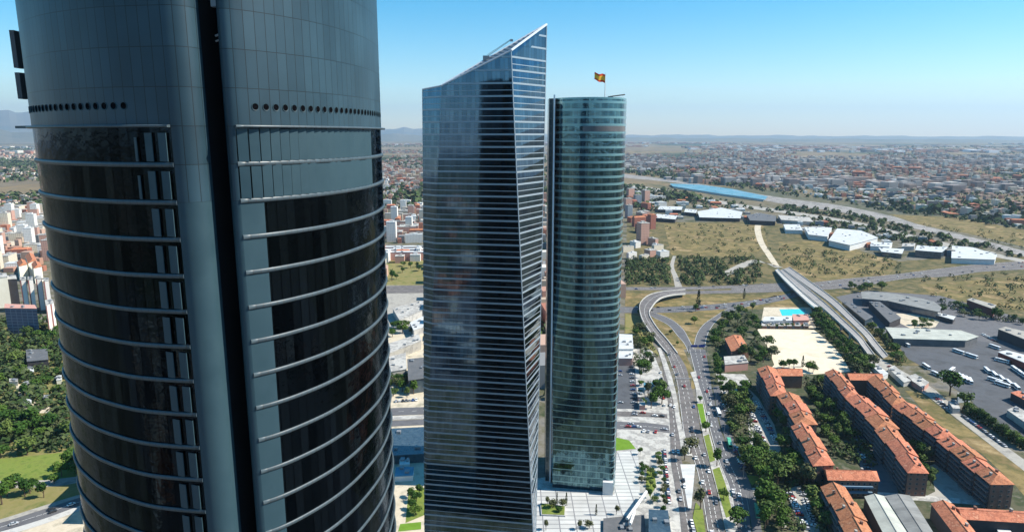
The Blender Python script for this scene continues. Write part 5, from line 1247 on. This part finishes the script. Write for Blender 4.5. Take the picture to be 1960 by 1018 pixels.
district([(1500, 420), (1590, 430), (1700, 450), (1900, 480), (1960, 496), (1900, 500), (1700, 488), (1560, 462)], 18, 26, 'among the white warehouses', ('white', 'cream', 'grey', 'brick'), ('low', 'block'), -14, 14, (.5, .8), .5)
district([(1240, 396), (1430, 404), (1480, 426), (1250, 424)], 12, 28, 'in the low industrial strip', ('white', 'cream', 'brick', 'grey'), ('low', 'block'), -8, 15, (.5, .8), .55)
# ------------------------------------------------------------------ what nobody could count
from mathutils import noise as mn
def box_field(name, pts, cols, seed, sz, hh, rotb=0.1):
    r = random.Random(seed); mb = MB()
    for x, y in pts:
        s = r.uniform(*sz); t = s * r.uniform(.4, 1); h = r.uniform(*hh); a = rotb + r.choice((0, 1.5708)); c, q = math.cos(a), math.sin(a)
        b = [(x + c * u - q * v, y + q * u + c * v) for u, v in ((-s, -t), (s, -t), (s, t), (-s, t))]; i = len(mb.v)
        mb.v += [(*k, 0) for k in b] + [(*k, h) for k in b]
        for f in ((0, 1, 5, 4), (1, 2, 6, 5), (2, 3, 7, 6), (3, 0, 4, 7), (4, 5, 6, 7)):
            mb.f.append(tuple(i + k for k in f)); mb.m.append(0); mb.sm.append(False); mb.uv += [(0, 0)] * 4
    o = mb.build(name, mat(name, (.3, .3, .3), .85, island=cols)); return tag(o, kind='stuff')
def polar(n, az, dist, thr, sc, seed, power=1.0):
    r = random.Random(seed); out = []; seen = set()
    for _ in range(n * 12):
        if len(out) >= n: break
        a = R(r.uniform(*az)); d = (dist[0] ** power + (dist[1] ** power - dist[0] ** power) * r.random()) ** (1 / power); x, y = d * math.sin(a), d * math.cos(a)
        if mn.noise((x / sc, y / sc, seed * 3.7)) < thr: continue
        if any(inside((x, y), p) for p in FIELDS): continue
        if seed in (3, 4, 6):
            # streets: plots on a skewed lattice, the lattice turning from quarter to quarter
            g = 34 if d < 9000 else 80; th = 0.3 * round(3 * mn.noise((x / 1500, y / 1500, 9.1))); c, q = math.cos(th), math.sin(th)
            u, v = c * x + q * y, -q * x + c * y; u, v = round(u / g) * g + r.uniform(-4, 4), round(v / (g * 1.5)) * g * 1.5 + r.uniform(-3, 3)
            if (round(u / g), round(v / g)) in seen: continue
            seen.add((round(u / g), round(v / g))); x, y = c * u - q * v, q * u + c * v
        out.append((x, y))
    return out
FIELDS = [[at(*p) for p in q] for q in ([(1262, 380), (1480, 404), (1700, 405), (1965, 440), (1965, 1018), (1180, 1018), (1180, 500), (1262, 480)], [(1150, 326), (1480, 370), (1700, 405), (1960, 480), (1960, 500), (1600, 412), (1400, 390), (1150, 345)], [(-40, 400), (110, 400), (200, 1018), (-40, 1018)], [(733, 400), (820, 400), (825, 1018), (733, 1018)])]
CC = [(.40, .22, .16), (.48, .42, .34), (.58, .55, .49), (.34, .14, .09), (.42, .33, .25), (.20, .20, .20), (.44, .29, .22), (.36, .20, .14)]
box_field('far_city', polar(7500, (-50, 40), (3100, 9000), -0.06, 1100, 3, 1.2), CC, 3, (6, 17), (7, 22))
box_field('far_city', polar(2400, (-50, 40), (9000, 19000), 0.06, 2600, 4, 1.2), CC + [(.75, .75, .75)], 4, (20, 70), (8, 30))
box_field('far_city', polar(900, (8, 40), (3000, 8000), -0.1, 1500, 6), [(.26, .20, .17), (.34, .31, .29), (.5, .46, .42), (.20, .17, .16)], 5, (10, 30), (10, 34))
box_field('hidden_city', polar(1500, (-33, -11), (420, 3300), -0.25, 500, 8) + polar(420, (-6.5, 8.5), (560, 3300), -0.25, 500, 9), CC, 6, (8, 18), (10, 24))
box_field('city_behind', polar(1300, (105, 255), (150, 3500), -0.05, 500, 10, 1.3), CC, 7, (8, 18), (8, 26))
box_field('city_behind', polar(350, (45, 105), (500, 3000), 0.0, 500, 12, 1.3), CC, 8, (8, 18), (8, 26))
def tree_field(name, pts, s_, seed, m_='leaf', quads=12):
    r = random.Random(seed); mb = MB()
    for x, y in pts:
        s = s_ * r.uniform(.6, 1.3)
        for _ in range(quads):
            v = Vector((r.gauss(0, 1), r.gauss(0, 1), abs(r.gauss(0, .8)))).normalized(); p = Vector((x, y, 0)) + Vector((v.x * s, v.y * s, v.z * s * 1.3 + s * .3)); n = (v + Vector((r.gauss(0, .4), r.gauss(0, .4), .3))).normalized()
            a = n.orthogonal().normalized(); b = n.cross(a); k = s * (.62 if quads < 20 else .3)
            mb.face([p - a * k, p - b * k, p + a * k, p + b * k])
    o = mb.build(name, mat(name + ' leaves', (.04, .07, .02), .85, island=[(.03, .055, .015), (.055, .085, .025), (.045, .065, .03), (.07, .09, .035)], spec=.1)); return tag(o, kind='stuff')
tree_field('woodland', scatter([(1300, 494), (1440, 494), (1462, 520), (1440, 545), (1306, 548), (1300, 520)], 150, 6, True, 51) + scatter([(1200, 496), (1282, 498), (1280, 546), (1200, 546)], 110, 6, True, 52), 4.6, 1, quads=34)
tree_field('scattered_bushes', scatter([(1270, 430), (1470, 430), (1480, 490), (1290, 490)], 90, 8, True, 53) + scatter([(1490, 470), (1720, 496), (1720, 526), (1500, 535)], 130, 7, True, 54) + scatter([(1760, 530), (1960, 520), (1960, 600), (1790, 580)], 60, 8, True, 55) + scatter([(1480, 400), (1960, 450), (1960, 500), (1700, 470), (1480, 430)], 120, 8, True, 56), 3.4, 2, quads=20)
tree_field('undergrowth', scatter([(1380, 615), (1446, 595), (1455, 628), (1478, 700), (1382, 690), (1362, 660)], 60, 4, True, 71) + scatter([(1382, 755), (1432, 742), (1442, 830), (1470, 890), (1420, 900), (1398, 832)], 50, 4, True, 72) + scatter([(1500, 850), (1520, 850), (1580, 950), (1600, 1020), (1500, 1020), (1452, 950), (1500, 940)], 60, 4, True, 73) + scatter([(1540, 725), (1590, 725), (1640, 800), (1680, 890), (1600, 885), (1570, 820)], 100, 3.5, True, 74) + scatter([(1560, 600), (1640, 690), (1690, 715), (1640, 715), (1550, 612)], 50, 4, True, 75) + scatter([(1850, 780), (1965, 855), (1965, 862), (1850, 792)], 60, 2, True, 76, False) + scatter([(1640, 610), (1668, 625), (1740, 690), (1718, 702), (1690, 672)], 30, 4, True, 77) + scatter([(1212, 625), (1240, 640), (1258, 682), (1245, 715), (1216, 712)], 40, 4, True, 78) + scatter([(1800, 575), (1860, 595), (1960, 612), (1960, 622), (1860, 606), (1790, 590)], 40, 5, True, 79) + scatter([(1470, 770), (1500, 770), (1545, 850), (1520, 850)], 30, 3.5, True, 80), 2.6, 7, quads=30)
tree_field('park_trees', scatter([(-40, 610), (112, 610), (120, 645), (-40, 645)], 46, 6, True, 57) + scatter([(-60, 640), (0, 640), (0, 870), (-60, 870)], 30, 7, True, 58) + scatter([(0, 648), (125, 648), (145, 860), (0, 870)], 190, 4.5, True, 59), 5.0, 3, quads=34)
tree_field('far_woods', polar(4200, (-45, 40), (2000, 6500), 0.0, 900, 21) + polar(2600, (-45, 40), (6500, 15000), 0.08, 2200, 22), 11, 4, quads=7)
tree_field('far_street_trees', polar(900, (-33, -11), (380, 3000), -.3, 400, 31) + polar(300, (-6.5, 8.5), (520, 3000), -.3, 400, 32) + polar(1800, (8, 38), (1900, 4600), -.25, 700, 24) + polar(160, (-38, -33), (900, 2200), -.3, 300, 25) + polar(120, (-11, -7), (1000, 3000), -.3, 300, 26), 6, 5, quads=9)
tree_field('street_trees', scatter([(1500, 392), (1660, 408), (1760, 440), (1960, 482), (1960, 500), (1760, 462), (1600, 432), (1500, 412)], 170, 9, True, 63) + scatter([(1240, 365), (1480, 395), (1480, 410), (1240, 392)], 90, 9, True, 64) + scatter([(1640, 395), (1960, 425), (1960, 440), (1700, 405)], 60, 12, True, 61) + scatter([(1455, 410), (1500, 420), (1590, 434), (1700, 450), (1820, 468), (1960, 500), (1700, 462), (1580, 440)], 60, 8, True, 62), 5, 6, quads=16)
box_field('city_blocks', scatter([(1200, 312), (1420, 322), (1560, 345), (1960, 372), (1960, 436), (1800, 410), (1640, 390), (1480, 364), (1300, 338), (1200, 322)], 700, 20, True, 91), CC, 9, (4, 10), (5, 14)) 
box_field('city_blocks', scatter([(733, 345), (818, 345), (818, 468), (733, 468)], 170, 16, True, 92) + scatter([(-40, 380), (90, 380), (104, 520), (-40, 522)], 150, 15, True, 93), CC, 10, (4, 9), (6, 16))
finish_labels()
